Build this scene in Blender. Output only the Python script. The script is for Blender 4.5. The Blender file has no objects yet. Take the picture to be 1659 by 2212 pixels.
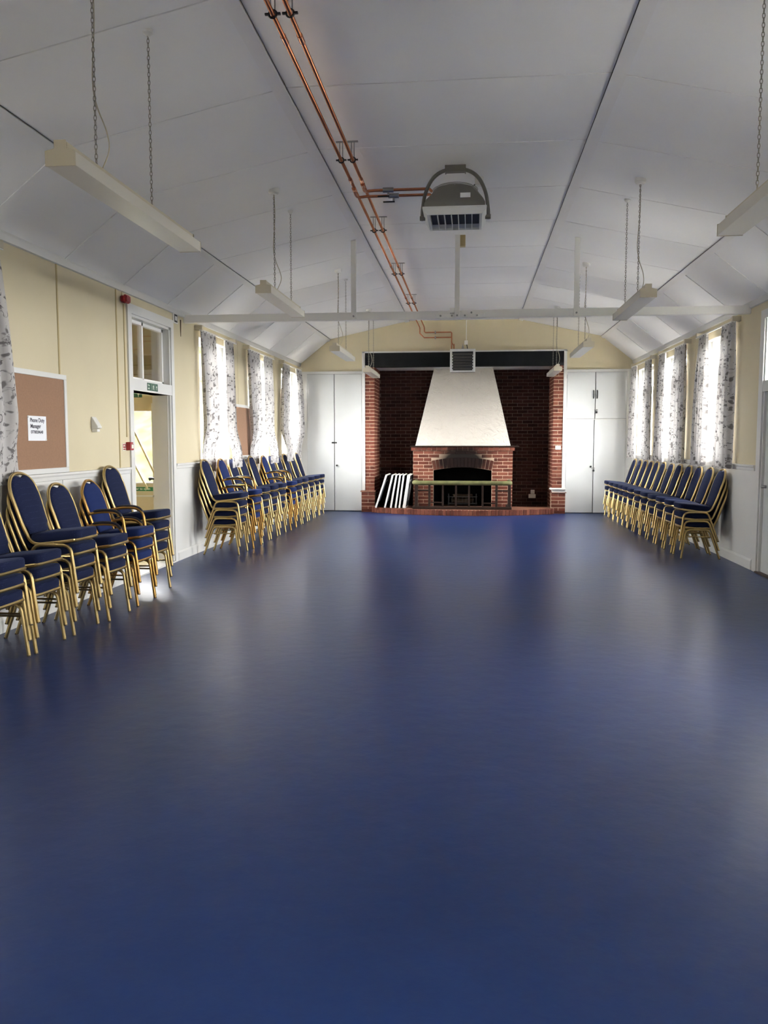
import bpy, bmesh, math, random
from mathutils import Vector, Matrix
random.seed(7)
sc = bpy.context.scene
COL = sc.collection
PI = math.pi

# ------------------------------------------------------------------ camera
CAM = Vector((0.2087, 0.0, 1.5275)); F_PX = 1782.0; PITCH = -0.08693; YAW = 0.10652
cy_, sy_ = math.cos(YAW), math.sin(YAW)
fwd = Vector((-sy_*math.cos(PITCH), cy_*math.cos(PITCH), math.sin(PITCH)))
rgt = Vector((cy_, sy_, 0)); upv = rgt.cross(fwd)
cd = bpy.data.cameras.new('camera'); cam = bpy.data.objects.new('camera', cd); COL.objects.link(cam)
m = Matrix.Identity(4)
for i in range(3):
    m[i][0], m[i][1], m[i][2], m[i][3] = rgt[i], upv[i], -fwd[i], CAM[i]
cam.matrix_world = m
cd.sensor_fit = 'VERTICAL'; cd.sensor_height = 36.0; cd.lens = F_PX/2212*36
cd.clip_start = 0.05; cd.clip_end = 300
sc.camera = cam

# ------------------------------------------------------------------ world, daylight, exposure
sc.view_settings.view_transform = 'Standard'; sc.view_settings.look = 'None'
sc.view_settings.gamma = 1.0; sc.view_settings.use_curve_mapping = False
sc.view_settings.exposure = 0.98
sc.cycles.use_denoising = True; sc.cycles.use_adaptive_sampling = False
sc.cycles.max_bounces = 12; sc.cycles.diffuse_bounces = 8; sc.cycles.glossy_bounces = 4
sc.cycles.transmission_bounces = 8; sc.cycles.transparent_max_bounces = 12
sc.cycles.sample_clamp_indirect = 12
SKY = 62.0
w = bpy.data.worlds.new('overcast_sky'); sc.world = w; w.use_nodes = True
wn = w.node_tree.nodes; wl = w.node_tree.links
bg = wn['Background']
tc = wn.new('ShaderNodeTexCoord'); sx = wn.new('ShaderNodeSeparateXYZ'); cr = wn.new('ShaderNodeValToRGB')
wl.new(tc.outputs['Generated'], sx.inputs[0]); wl.new(sx.outputs['Z'], cr.inputs[0]); wl.new(cr.outputs[0], bg.inputs[0])
cr.color_ramp.elements[0].position = 0.0; cr.color_ramp.elements[0].color = (0.90, 0.90, 0.885, 1)
cr.color_ramp.elements[1].position = 0.7; cr.color_ramp.elements[1].color = (0.985, 0.985, 0.97, 1)
bg.inputs[1].default_value = SKY

# room dimensions (metres): x across, y along the hall away from the camera, z up
HW = 3.5; YB = 17.62; Y0 = -2.6; ZE = 3.135; XK, ZK = 2.826, 3.665; XF, ZF = 1.137, 4.029
WT = 0.22

# windows: (side, y0, y1), opening heights
WZ0, WZ1 = 1.25, 2.93
WINS = [(-1, 11.02, 12.38), (-1, 13.48, 14.84), (-1, 15.88, 17.2),
        (1, 10.98, 12.34), (1, 13.36, 14.72), (1, 15.74, 17.12),
        (-1, 4.5, 5.86), (1, 4.5, 5.86), (-1, -0.75, 0.2), (1, -0.75, 0.2)]  # closing pair: unseen, added to brighten the near end of the hall
TRANSOM = (2.2, 2.9)
DOORL = (8.76, 9.94); DOORR = (8.72, 9.88)

def portal(x, y0, y1, z0, z1, side):
    l = bpy.data.lights.new('daylight_portal', 'AREA'); l.shape = 'RECTANGLE'
    l.size = y1-y0; l.size_y = z1-z0; l.energy = 1; l.cycles.is_portal = True
    o = bpy.data.objects.new('daylight_portal', l); COL.objects.link(o)
    o.location = (x, (y0+y1)/2, (z0+z1)/2)
    o.rotation_euler = (PI/2, 0, -PI/2 if side < 0 else PI/2)   # -Z of the light looks into the hall
    if side < 0: o.rotation_euler = (PI/2, 0, PI/2 + PI)
    return o
for s, a, b in WINS:
    portal(s*(HW+WT+0.03), a, b, WZ0, WZ1, s)
portal(HW+WT+0.03, DOORR[0], DOORR[1], TRANSOM[0], TRANSOM[1], 1)

# ------------------------------------------------------------------ materials
MATS = {}
def nodes(name):
    m = bpy.data.materials.new(name); m.use_nodes = True
    return m, m.node_tree.nodes, m.node_tree.links, m.node_tree.nodes['Principled BSDF']
def mat(name, col, rough=0.5, metal=0.0, spec=0.5, var=0.0, vscale=6.0, bump=0.0, bscale=60.0, coords='Object'):
    if name in MATS: return MATS[name]
    m, n, l, p = nodes(name)
    p.inputs['Base Color'].default_value = (*col, 1); p.inputs['Roughness'].default_value = rough
    p.inputs['Metallic'].default_value = metal; p.inputs['Specular IOR Level'].default_value = spec
    if var or bump:
        t = n.new('ShaderNodeTexCoord')
        geo = n.new('ShaderNodeNewGeometry')
        src = geo.outputs['Position'] if coords == 'World' else t.outputs[coords]
    if var:
        nz = n.new('ShaderNodeTexNoise'); nz.inputs['Scale'].default_value = vscale; nz.inputs['Detail'].default_value = 4
        l.new(src, nz.inputs['Vector'])
        r = n.new('ShaderNodeMapRange'); r.inputs['From Min'].default_value = 0.3; r.inputs['From Max'].default_value = 0.7
        r.inputs['To Min'].default_value = 1-var; r.inputs['To Max'].default_value = 1+var
        l.new(nz.outputs['Fac'], r.inputs['Value'])
        mx = n.new('ShaderNodeMix'); mx.data_type = 'RGBA'; mx.blend_type = 'MULTIPLY'; mx.inputs[0].default_value = 1
        mx.inputs[6].default_value = (*col, 1); l.new(r.outputs[0], mx.inputs[7]); l.new(mx.outputs[2], p.inputs['Base Color'])
    if bump:
        nb = n.new('ShaderNodeTexNoise'); nb.inputs['Scale'].default_value = bscale; nb.inputs['Detail'].default_value = 3
        l.new(src, nb.inputs['Vector'])
        b = n.new('ShaderNodeBump'); b.inputs['Strength'].default_value = bump; b.inputs['Distance'].default_value = 0.01
        l.new(nb.outputs['Fac'], b.inputs['Height']); l.new(b.outputs[0], p.inputs['Normal'])
    MATS[name] = m
    return m

M_CREAM = mat('cream_paint', (0.59, 0.52, 0.35), 0.6, var=0.03, vscale=1.5, bump=0.05, bscale=90, coords='World')
M_WHITE = mat('white_paint', (0.66, 0.66, 0.64), 0.38, var=0.02, vscale=2, coords='World')
M_CEIL = mat('ceiling_paint', (0.88, 0.875, 0.86), 0.7, var=0.025, vscale=0.8, bump=0.04, bscale=40, coords='World')
M_JOINT = mat('joint_gap', (0.20, 0.19, 0.18), 0.9)
M_TIMBER = mat('white_timber', (0.86, 0.85, 0.82), 0.5, var=0.02, vscale=3, coords='World')
M_STRIP = mat('wall_cover_strip', (0.42, 0.33, 0.16), 0.6)
M_UPVC = mat('window_frame_white', (0.85, 0.85, 0.84), 0.35)
M_DOORW = mat('cupboard_white', (0.62, 0.635, 0.63), 0.33, var=0.015, vscale=1.2, coords='World')
M_BLACK = mat('black_paint', (0.006, 0.0065, 0.008), 0.6, spec=0.15, var=0.2, vscale=8)
M_DARK = mat('black_metal', (0.012, 0.012, 0.012), 0.4)
M_STEEL = mat('grey_steel', (0.35, 0.35, 0.35), 0.35, 0.9)
M_CHAIN = mat('dull_chain', (0.30, 0.28, 0.24), 0.5, 0.6)
M_COPPER = mat('copper', (0.46, 0.19, 0.10), 0.3, 0.95, var=0.15, vscale=5)
M_FITTING = mat('bright_copper', (0.58, 0.25, 0.13), 0.27, 0.95)
M_LIGHT = mat('light_body', (0.52, 0.47, 0.36), 0.45)
M_DIFF = mat('light_diffuser', (0.60, 0.57, 0.50), 0.35)
M_HGREY = mat('heater_grey', (0.16, 0.15, 0.135), 0.5)
M_HWHITE = mat('heater_white', (0.76, 0.77, 0.76), 0.4)
M_LOUVRE = mat('louvre_dark', (0.09, 0.085, 0.085), 0.5)
M_VOID = mat('heater_inside', (0.012, 0.014, 0.02), 0.6)
M_CORK = mat('cork', (0.29, 0.165, 0.10), 0.85, var=0.06, vscale=60, bump=0.1, bscale=300)
M_PAPER = mat('paper', (0.80, 0.81, 0.84), 0.7)
M_INK = mat('ink', (0.03, 0.03, 0.05), 0.7)
M_RED = mat('alarm_red', (0.33, 0.018, 0.022), 0.4)
M_SIGNG = mat('sign_green', (0.006, 0.075, 0.04), 0.4)
M_SIGNG2 = mat('sign_bright_green', (0.015, 0.17, 0.055), 0.4)
M_SIGNW = mat('sign_white', (0.72, 0.76, 0.66), 0.5)
M_PLASTIC = mat('white_plastic', (0.75, 0.74, 0.70), 0.4)
M_OAK = mat('dark_wood', (0.020, 0.011, 0.008), 0.6, spec=0.15, var=0.25, vscale=20)
M_GREENPAD = mat('green_velvet', (0.105, 0.105, 0.035), 0.8, var=0.25, vscale=9)
M_HEARTH = mat('hearth_tile', (0.20, 0.085, 0.05), 0.6, var=0.2, vscale=10)
M_TABLE = mat('table_dark', (0.008, 0.008, 0.011), 0.6, spec=0.1)
M_EDGE = mat('table_edge_white', (0.72, 0.72, 0.70), 0.45)
M_GRASS = mat('grass', (0.017, 0.019, 0.0082), 1.0, spec=0.0, var=0.3, vscale=3, coords='World')
M_PATH = mat('pale_bounce_paving', (0.66, 0.65, 0.62), 0.85, var=0.1, vscale=2, coords='World')  # kept pale to throw daylight up through the windows
M_SOOT = mat('soot', (0.004, 0.004, 0.004), 0.95, spec=0.0, var=0.3, vscale=6)
M_LOG = mat('fire_log', (0.03, 0.02, 0.013), 0.9, spec=0.1, var=0.3, vscale=12)
M_RUBBER = mat('rubber', (0.02, 0.02, 0.02), 0.7)
M_THRESH = mat('threshold_wood', (0.07, 0.045, 0.03), 0.6)
M_PEEL = mat('peeled_paint', (0.10, 0.06, 0.035), 0.9)

def metal_mat(name, col, rough):
    m, n, l, p = nodes(name)
    p.inputs['Metallic'].default_value = 1.0
    t = n.new('ShaderNodeTexCoord'); nz = n.new('ShaderNodeTexNoise'); nz.inputs['Scale'].default_value = 25
    l.new(t.outputs['Object'], nz.inputs['Vector'])
    r = n.new('ShaderNodeMapRange'); r.inputs['To Min'].default_value = rough-0.08; r.inputs['To Max'].default_value = rough+0.1
    l.new(nz.outputs['Fac'], r.inputs['Value']); l.new(r.outputs[0], p.inputs['Roughness'])
    p.inputs['Base Color'].default_value = (*col, 1)
    return m
M_GOLD = metal_mat('gold_lacquer', (0.52, 0.39, 0.175), 0.36)
M_BRONZE = metal_mat('bronze_lacquer', (0.47, 0.275, 0.085), 0.34)

def fabric(name, base, dot):
    m, n, l, p = nodes(name)
    p.inputs['Roughness'].default_value = 0.85; p.inputs['Specular IOR Level'].default_value = 0.12
    p.inputs['Sheen Weight'].default_value = 0.06; p.inputs['Sheen Roughness'].default_value = 0.45
    p.inputs['Sheen Tint'].default_value = (0.45, 0.55, 0.9, 1)
    t = n.new('ShaderNodeTexCoord'); v = n.new('ShaderNodeTexVoronoi'); v.inputs['Scale'].default_value = 62
    v.inputs['Randomness'].default_value = 0.25
    l.new(t.outputs['Object'], v.inputs['Vector'])
    r = n.new('ShaderNodeMapRange'); r.inputs['From Min'].default_value = 0.14; r.inputs['From Max'].default_value = 0.24
    r.inputs['To Min'].default_value = 1; r.inputs['To Max'].default_value = 0
    l.new(v.outputs['Distance'], r.inputs['Value'])
    mx = n.new('ShaderNodeMix'); mx.data_type = 'RGBA'
    mx.inputs[6].default_value = (*base, 1); mx.inputs[7].default_value = (*dot, 1)
    l.new(r.outputs[0], mx.inputs[0]); l.new(mx.outputs[2], p.inputs['Base Color'])
    return m
M_NAVY = fabric('navy_fabric', (0.0070, 0.0110, 0.038), (0.025, 0.033, 0.08))
M_BLUE = fabric('royal_fabric', (0.0095, 0.020, 0.088), (0.015, 0.03, 0.11))
M_ARMPAD = mat('arm_pad_vinyl', (0.012, 0.012, 0.022), 0.45)

def floor_mat():
    m, n, l, p = nodes('blue_vinyl')
    g0 = n.new('ShaderNodeNewGeometry'); ofs = n.new('ShaderNodeVectorMath'); ofs.operation = 'ADD'; ofs.inputs[1].default_value = (31.7, 43.3, 7.37)
    l.new(g0.outputs['Position'], ofs.inputs[0])
    nz = n.new('ShaderNodeTexNoise'); nz.inputs['Scale'].default_value = 1.1; nz.inputs['Detail'].default_value = 6
    l.new(ofs.outputs[0], nz.inputs['Vector'])
    ramp = n.new('ShaderNodeValToRGB'); l.new(nz.outputs['Fac'], ramp.inputs[0])
    ramp.color_ramp.elements[0].position = 0.3; ramp.color_ramp.elements[0].color = (0.0105, 0.0255, 0.092, 1)
    ramp.color_ramp.elements[1].position = 0.7; ramp.color_ramp.elements[1].color = (0.0125, 0.0292, 0.105, 1)
    l.new(ramp.outputs[0], p.inputs['Base Color'])
    p.inputs['Roughness'].default_value = 0.32   # one even sheen over the whole floor
    n3 = n.new('ShaderNodeTexNoise'); n3.inputs['Scale'].default_value = 9; n3.inputs['Detail'].default_value = 4
    l.new(ofs.outputs[0], n3.inputs['Vector'])
    b = n.new('ShaderNodeBump'); b.inputs['Strength'].default_value = 0.22; b.inputs['Distance'].default_value = 0.01
    l.new(n3.outputs['Fac'], b.inputs['Height']); l.new(b.outputs[0], p.inputs['Normal'])
    p.inputs['Specular IOR Level'].default_value = 0.18
    return m
M_FLOOR = floor_mat()

def brick_mat(name, cols, soot=False):
    m, n, l, p = nodes(name)
    p.inputs['Roughness'].default_value = 0.9; p.inputs['Specular IOR Level'].default_value = 0.05
    oi = n.new('ShaderNodeObjectInfo'); g = n.new('ShaderNodeNewGeometry')
    nz = n.new('ShaderNodeTexNoise'); nz.inputs['Scale'].default_value = 9; nz.inputs['Detail'].default_value = 2
    l.new(g.outputs['Position'], nz.inputs['Vector'])
    ad = n.new('ShaderNodeMath'); ad.operation = 'MULTIPLY_ADD'; ad.inputs[1].default_value = 0.55
    l.new(oi.outputs['Random'], ad.inputs[0])
    sc2 = n.new('ShaderNodeMath'); sc2.operation = 'MULTIPLY'; sc2.inputs[1].default_value = 0.5
    l.new(nz.outputs['Fac'], sc2.inputs[0]); l.new(sc2.outputs[0], ad.inputs[2])
    ramp = n.new('ShaderNodeValToRGB'); l.new(ad.outputs[0], ramp.inputs[0])
    el = ramp.color_ramp.elements
    el[0].position = 0.15; el[0].color = (*cols[0], 1); el[1].position = 0.9; el[1].color = (*cols[2], 1)
    e = el.new(0.5); e.color = (*cols[1], 1)
    out = ramp.outputs[0]
    if soot:   # smoke staining above and around the fire opening
        sx = n.new('ShaderNodeSeparateXYZ'); l.new(g.outputs['Position'], sx.inputs[0])
        v = n.new('ShaderNodeVectorMath'); v.operation = 'SUBTRACT'; v.inputs[1].default_value = (0.0, 17.75, 1.08)
        l.new(g.outputs['Position'], v.inputs[0])
        v2 = n.new('ShaderNodeVectorMath'); v2.operation = 'MULTIPLY'; v2.inputs[1].default_value = (1.25, 0.0, 2.3)
        l.new(v.outputs[0], v2.inputs[0])
        ln = n.new('ShaderNodeVectorMath'); ln.operation = 'LENGTH'; l.new(v2.outputs[0], ln.inputs[0])
        n4 = n.new('ShaderNodeTexNoise'); n4.inputs['Scale'].default_value = 5; l.new(g.outputs['Position'], n4.inputs['Vector'])
        a2 = n.new('ShaderNodeMath'); a2.operation = 'MULTIPLY_ADD'; a2.inputs[1].default_value = 0.35
        l.new(n4.outputs['Fac'], a2.inputs[0]); l.new(ln.outputs['Value'], a2.inputs[2])
        mr = n.new('ShaderNodeMapRange'); mr.inputs['From Min'].default_value = 0.74; mr.inputs['From Max'].default_value = 1.18
        mr.inputs['To Min'].default_value = 0.96; mr.inputs['To Max'].default_value = 0.0
        l.new(a2.outputs[0], mr.inputs['Value'])
        mx = n.new('ShaderNodeMix'); mx.data_type = 'RGBA'; mx.inputs[7].default_value = (0.006, 0.005, 0.005, 1)
        l.new(mr.outputs[0], mx.inputs[0]); l.new(out, mx.inputs[6]); out = mx.outputs[2]
    l.new(out, p.inputs['Base Color'])
    n3 = n.new('ShaderNodeTexNoise'); n3.inputs['Scale'].default_value = 70; l.new(g.outputs['Position'], n3.inputs['Vector'])
    b = n.new('ShaderNodeBump'); b.inputs['Strength'].default_value = 0.3; b.inputs['Distance'].default_value = 0.006
    l.new(n3.outputs['Fac'], b.inputs['Height']); l.new(b.outputs[0], p.inputs['Normal'])
    return m
RED = [(0.068, 0.024, 0.018), (0.13, 0.043, 0.030), (0.20, 0.074, 0.048)]
SHADED = [(0.019, 0.009, 0.008), (0.034, 0.014, 0.012), (0.050, 0.020, 0.016)]  # brick palette darkened: recess shade put into the colour
M_BRICK = brick_mat('red_brick', RED)
M_BRICKS = brick_mat('red_brick_sooted', RED, True)
M_BRICKD = brick_mat('shaded_brick', SHADED)
M_MORTAR = mat('pale_mortar', (0.56, 0.41, 0.30), 0.9)
M_MORTARD = mat('shaded_mortar', (0.10, 0.068, 0.054), 0.9)  # mortar darkened to carry the shade of the recess
m_, n_, l_, p_ = nodes('sooted_mortar'); M_MORTARS = m_
p_.inputs['Roughness'].default_value = 0.95; p_.inputs['Specular IOR Level'].default_value = 0.05
g_ = n_.new('ShaderNodeNewGeometry'); v_ = n_.new('ShaderNodeVectorMath'); v_.operation = 'SUBTRACT'; v_.inputs[1].default_value = (0, 17.75, 1.08)
l_.new(g_.outputs['Position'], v_.inputs[0]); w_ = n_.new('ShaderNodeVectorMath'); w_.operation = 'MULTIPLY'; w_.inputs[1].default_value = (1.25, 0, 2.3)
l_.new(v_.outputs[0], w_.inputs[0]); q_ = n_.new('ShaderNodeVectorMath'); q_.operation = 'LENGTH'; l_.new(w_.outputs[0], q_.inputs[0])
r_ = n_.new('ShaderNodeValToRGB'); l_.new(q_.outputs['Value'], r_.inputs[0])
r_.color_ramp.elements[0].position = 0.45; r_.color_ramp.elements[0].color = (0.012, 0.010, 0.009, 1)
r_.color_ramp.elements[1].position = 1.0; r_.color_ramp.elements[1].color = (0.56, 0.41, 0.30, 1)
l_.new(r_.outputs[0], p_.inputs['Base Color'])

def plaster_mat():
    m, n, l, p = nodes('rough_plaster')
    p.inputs['Base Color'].default_value = (0.55, 0.51, 0.45, 1); p.inputs['Roughness'].default_value = 0.8
    g = n.new('ShaderNodeNewGeometry')
    mp = n.new('ShaderNodeMapping'); mp.inputs['Scale'].default_value = (1, 1, 1.6); l.new(g.outputs['Position'], mp.inputs[0])
    a = n.new('ShaderNodeTexNoise'); a.inputs['Scale'].default_value = 5; a.inputs['Detail'].default_value = 6; a.inputs['Distortion'].default_value = 2.5
    l.new(mp.outputs[0], a.inputs['Vector'])
    b = n.new('ShaderNodeBump'); b.inputs['Strength'].default_value = 0.8; b.inputs['Distance'].default_value = 0.05
    l.new(a.outputs['Fac'], b.inputs['Height']); l.new(b.outputs[0], p.inputs['Normal'])
    return m
M_PLASTER = plaster_mat()

def glass_mat():
    m, n, l, p = nodes('thin_glass'); n.remove(p)
    out = n['Material Output']; t = n.new('ShaderNodeBsdfTransparent'); gl = n.new('ShaderNodeBsdfGlossy')
    gl.inputs['Roughness'].default_value = 0.02; mx = n.new('ShaderNodeMixShader')
    lw = n.new('ShaderNodeFresnel'); lw.inputs['IOR'].default_value = 1.45
    mt = n.new('ShaderNodeMath'); mt.operation = 'MULTIPLY'; mt.inputs[1].default_value = 0.6
    l.new(lw.outputs[0], mt.inputs[0]); l.new(mt.outputs[0], mx.inputs[0])
    l.new(t.outputs[0], mx.inputs[1]); l.new(gl.outputs[0], mx.inputs[2]); l.new(mx.outputs[0], out.inputs[0])
    return m
M_GLASS = glass_mat()

def curtain_mat():
    m, n, l, p = nodes('printed_cotton')
    g = n.new('ShaderNodeTexCoord'); mp = n.new('ShaderNodeMapping'); mp.inputs['Scale'].default_value = (0.0, 1, 1)
    l.new(g.outputs['Object'], mp.inputs[0])
    # scattered print: small curled motifs on a repeating grid of blotches
    nz = n.new('ShaderNodeTexNoise'); nz.inputs['Scale'].default_value = 13; nz.inputs['Detail'].default_value = 2
    l.new(mp.outputs[0], nz.inputs['Vector'])
    mixv = n.new('ShaderNodeMix'); mixv.data_type = 'VECTOR'; mixv.inputs[0].default_value = 0.16
    l.new(mp.outputs[0], mixv.inputs[4]); l.new(nz.outputs['Color'], mixv.inputs[5])
    v = n.new('ShaderNodeTexVoronoi'); v.inputs['Scale'].default_value = 8; v.inputs['Randomness'].default_value = 0.75
    l.new(mixv.outputs[1], v.inputs['Vector'])
    w1 = n.new('ShaderNodeMath'); w1.operation = 'PINGPONG'; w1.inputs[1].default_value = 0.17
    l.new(v.outputs['Distance'], w1.inputs[0])
    r1 = n.new('ShaderNodeMapRange'); r1.inputs['From Min'].default_value = 0.02; r1.inputs['From Max'].default_value = 0.06
    r1.inputs['To Min'].default_value = 1; r1.inputs['To Max'].default_value = 0; l.new(w1.outputs[0], r1.inputs['Value'])
    n2 = n.new('ShaderNodeTexNoise'); n2.inputs['Scale'].default_value = 12; n2.inputs['Detail'].default_value = 3
    l.new(mp.outputs[0], n2.inputs['Vector'])
    r2 = n.new('ShaderNodeMapRange'); r2.inputs['From Min'].default_value = 0.48; r2.inputs['From Max'].default_value = 0.58
    l.new(n2.outputs['Fac'], r2.inputs['Value'])
    mu = n.new('ShaderNodeMath'); mu.operation = 'MULTIPLY'; l.new(r1.outputs[0], mu.inputs[0]); l.new(r2.outputs[0], mu.inputs[1])
    n5 = n.new('ShaderNodeTexNoise'); n5.inputs['Scale'].default_value = 16; n5.inputs['Detail'].default_value = 1
    l.new(mp.outputs[0], n5.inputs['Vector'])
    r3 = n.new('ShaderNodeMapRange'); r3.inputs['From Min'].default_value = 0.60; r3.inputs['From Max'].default_value = 0.66; r3.inputs['To Max'].default_value = 0.9
    l.new(n5.outputs['Fac'], r3.inputs['Value'])
    mxm = n.new('ShaderNodeMath'); mxm.operation = 'MAXIMUM'; l.new(mu.outputs[0], mxm.inputs[0]); l.new(r3.outputs[0], mxm.inputs[1])
    mx = n.new('ShaderNodeMix'); mx.data_type = 'RGBA'
    mx.inputs[6].default_value = (0.50, 0.485, 0.475, 1); mx.inputs[7].default_value = (0.14, 0.128, 0.128, 1)
    l.new(mxm.outputs[0], mx.inputs[0])
    n.remove(p); out = n['Material Output']
    d = n.new('ShaderNodeBsdfDiffuse'); t = n.new('ShaderNodeBsdfTranslucent'); ms = n.new('ShaderNodeMixShader')
    ms.inputs[0].default_value = 0.05
    l.new(mx.outputs[2], d.inputs[0]); l.new(mx.outputs[2], t.inputs[0]); l.new(d.outputs[0], ms.inputs[1]); l.new(t.outputs[0], ms.inputs[2])
    l.new(ms.outputs[0], out.inputs[0])
    return m
M_CURTAIN = curtain_mat()

# ------------------------------------------------------------------ mesh helpers
class MB:
    def __init__(s): s.v = []; s.f = []; s.mi = []
    def add(s, vs, fs, mi=0):
        o = len(s.v); s.v += [tuple(v) for v in vs]; s.f += [tuple(i+o for i in f) for f in fs]; s.mi += [mi]*len(fs)
        return s
    def box(s, x0, x1, y0, y1, z0, z1, mi=0):
        x0, x1 = min(x0, x1), max(x0, x1); y0, y1 = min(y0, y1), max(y0, y1); z0, z1 = min(z0, z1), max(z0, z1)
        return s.add([(x0,y0,z0),(x1,y0,z0),(x1,y1,z0),(x0,y1,z0),(x0,y0,z1),(x1,y0,z1),(x1,y1,z1),(x0,y1,z1)],
                     [(0,3,2,1),(4,5,6,7),(0,1,5,4),(1,2,6,5),(2,3,7,6),(3,0,4,7)], mi)
    def prism(s, poly, axis, a, b, mi=0):
        # poly: 2D points; axis 'x','y','z' of extrusion from a to b
        def p3(p, t):
            return {'x': (t, p[0], p[1]), 'y': (p[0], t, p[1]), 'z': (p[0], p[1], t)}[axis]
        n = len(poly); vs = [p3(p, a) for p in poly]+[p3(p, b) for p in poly]
        fs = [tuple(range(n))[::-1], tuple(range(n, 2*n))]+[(i, (i+1) % n, n+(i+1) % n, n+i) for i in range(n)]
        return s.add(vs, fs, mi)
    def tube(s, pts, r, n=8, closed=False, mi=0, rot=0.0, ref=None, flat=1.0):
        pts = [Vector(p) for p in pts]; N = len(pts); rings = []
        prev = None
        for i, p in enumerate(pts):
            if closed: t = (pts[(i+1) % N]-pts[i-1])
            else: t = pts[min(i+1, N-1)]-pts[max(i-1, 0)]
            t.normalize()
            if ref is not None: a = Vector(ref)
            elif prev is None: a = Vector((0, 0, 1)) if abs(t.z) < 0.9 else Vector((1, 0, 0))
            else: a = prev
            u = a-t*a.dot(t)
            if u.length < 1e-4: u = t.orthogonal()
            u.normalize(); prev = u; v = t.cross(u)
            rr = r[i] if isinstance(r, (list, tuple)) else r
            rings.append([p+(u*math.cos(2*PI*k/n+rot)*flat+v*math.sin(2*PI*k/n+rot))*rr for k in range(n)])
        vs = [q for ring in rings for q in ring]; fs = []
        M = N if closed else N-1
        for i in range(M):
            j = (i+1) % N
            for k in range(n):
                fs.append((i*n+k, i*n+(k+1) % n, j*n+(k+1) % n, j*n+k))
        if not closed:
            fs.append(tuple(range(n))[::-1]); fs.append(tuple((N-1)*n+k for k in range(n)))
        return s.add(vs, fs, mi)
    def cyl(s, c, r, h, axis='z', n=16, r2=None, mi=0):
        d = {'x': Vector((1,0,0)), 'y': Vector((0,1,0)), 'z': Vector((0,0,1))}[axis]
        c = Vector(c)
        return s.tube([c, c+d*h], [r, r if r2 is None else r2], n, mi=mi)
    def mesh(s, name, mats, smooth=False, bevel=0.0, seg=1):
        me = bpy.data.meshes.new(name); me.from_pydata(s.v, [], s.f)
        for mm in (mats if isinstance(mats, (list, tuple)) else [mats]): me.materials.append(mm)
        if any(s.mi): me.polygons.foreach_set('material_index', s.mi)
        bm = bmesh.new(); bm.from_mesh(me)
        bmesh.ops.recalc_face_normals(bm, faces=bm.faces)
        if bevel: bmesh.ops.bevel(bm, geom=bm.edges, offset=bevel, segments=seg, affect='EDGES', clamp_overlap=True)
        bm.to_mesh(me); bm.free()
        if smooth:
            me.polygons.foreach_set('use_smooth', [True]*len(me.polygons))
            if smooth != 'all':
                try: me.set_sharp_from_angle(angle=math.radians(38))
                except Exception: pass
        me.update(); return me
    def obj(s, name, mats, parent=None, **k):
        return put(name, s.mesh(name, mats, **k), parent)

def put(name, data, parent=None, loc=None, rot=None):
    o = bpy.data.objects.new(name, data); COL.objects.link(o)
    if parent is not None: o.parent = parent
    if loc is not None: o.location = loc
    if rot is not None: o.rotation_euler = rot
    return o
def tag(o, label=None, cat=None, group=None, kind=None):
    if label: o['label'] = label
    if cat: o['category'] = cat
    if group: o['group'] = group
    if kind: o['kind'] = kind
    return o
def thing(name, label, cat, loc=(0,0,0), rz=0.0, group=None):
    o = put(name, None, None, loc, (0, 0, rz)); o.empty_display_size = 0.1
    return tag(o, label, cat, group)
def struct(name, mb, mats, label, parent=None, **k):
    o = mb.obj(name, mats, parent, **k)
    tag(o, label=label, kind='structure'); return o
def local(o):     # parts are modelled in world coordinates: undo the parent's place
    return o
def spline(pts, n=6):
    P = [Vector(p) for p in pts]; out = []
    for i in range(len(P)-1):
        p0, p1, p2, p3 = P[max(i-1,0)], P[i], P[i+1], P[min(i+2, len(P)-1)]
        for k in range(n):
            t = k/n; out.append(0.5*((2*p1)+(p2-p0)*t+(2*p0-5*p1+4*p2-p3)*t*t+(3*p1-p0-3*p2+p3)*t**3))
    out.append(P[-1]); return out
def text_mesh(txt, size, mat_, align='LEFT', ext=0.0004):
    c = bpy.data.curves.new('lettering', 'FONT'); c.body = txt; c.size = size; c.align_x = align; c.extrude = ext; c.offset = size*0.018
    o = bpy.data.objects.new('lettering', c); COL.objects.link(o)
    dg = bpy.context.evaluated_depsgraph_get(); me = bpy.data.meshes.new_from_object(o.evaluated_get(dg))
    bpy.data.objects.remove(o); bpy.data.curves.remove(c)
    me.materials.clear(); me.materials.append(mat_); return me

# ------------------------------------------------------------------ setting: ground, floor, walls
struct('ground', MB().box(-60, 60, -40, 70, -0.5, -0.42), M_GRASS, 'pale grass lawn outside the hall')
for i, s in enumerate((-1, 1)):
    struct('bounce_paving', MB().box(s*3.74, s*8.5, -4, 15.4, -0.42, -0.36), M_PATH, 'unseen pale paving added outside to bounce daylight onto the ceiling')  # unseen reflector, made wide to lift daylight to the ceiling
struct('floor', MB().box(-HW-0.2, HW+0.2, Y0-0.2, YB+1.1, -0.12, 0.0), M_FLOOR, 'glossy blue vinyl floor of the hall')

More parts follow.
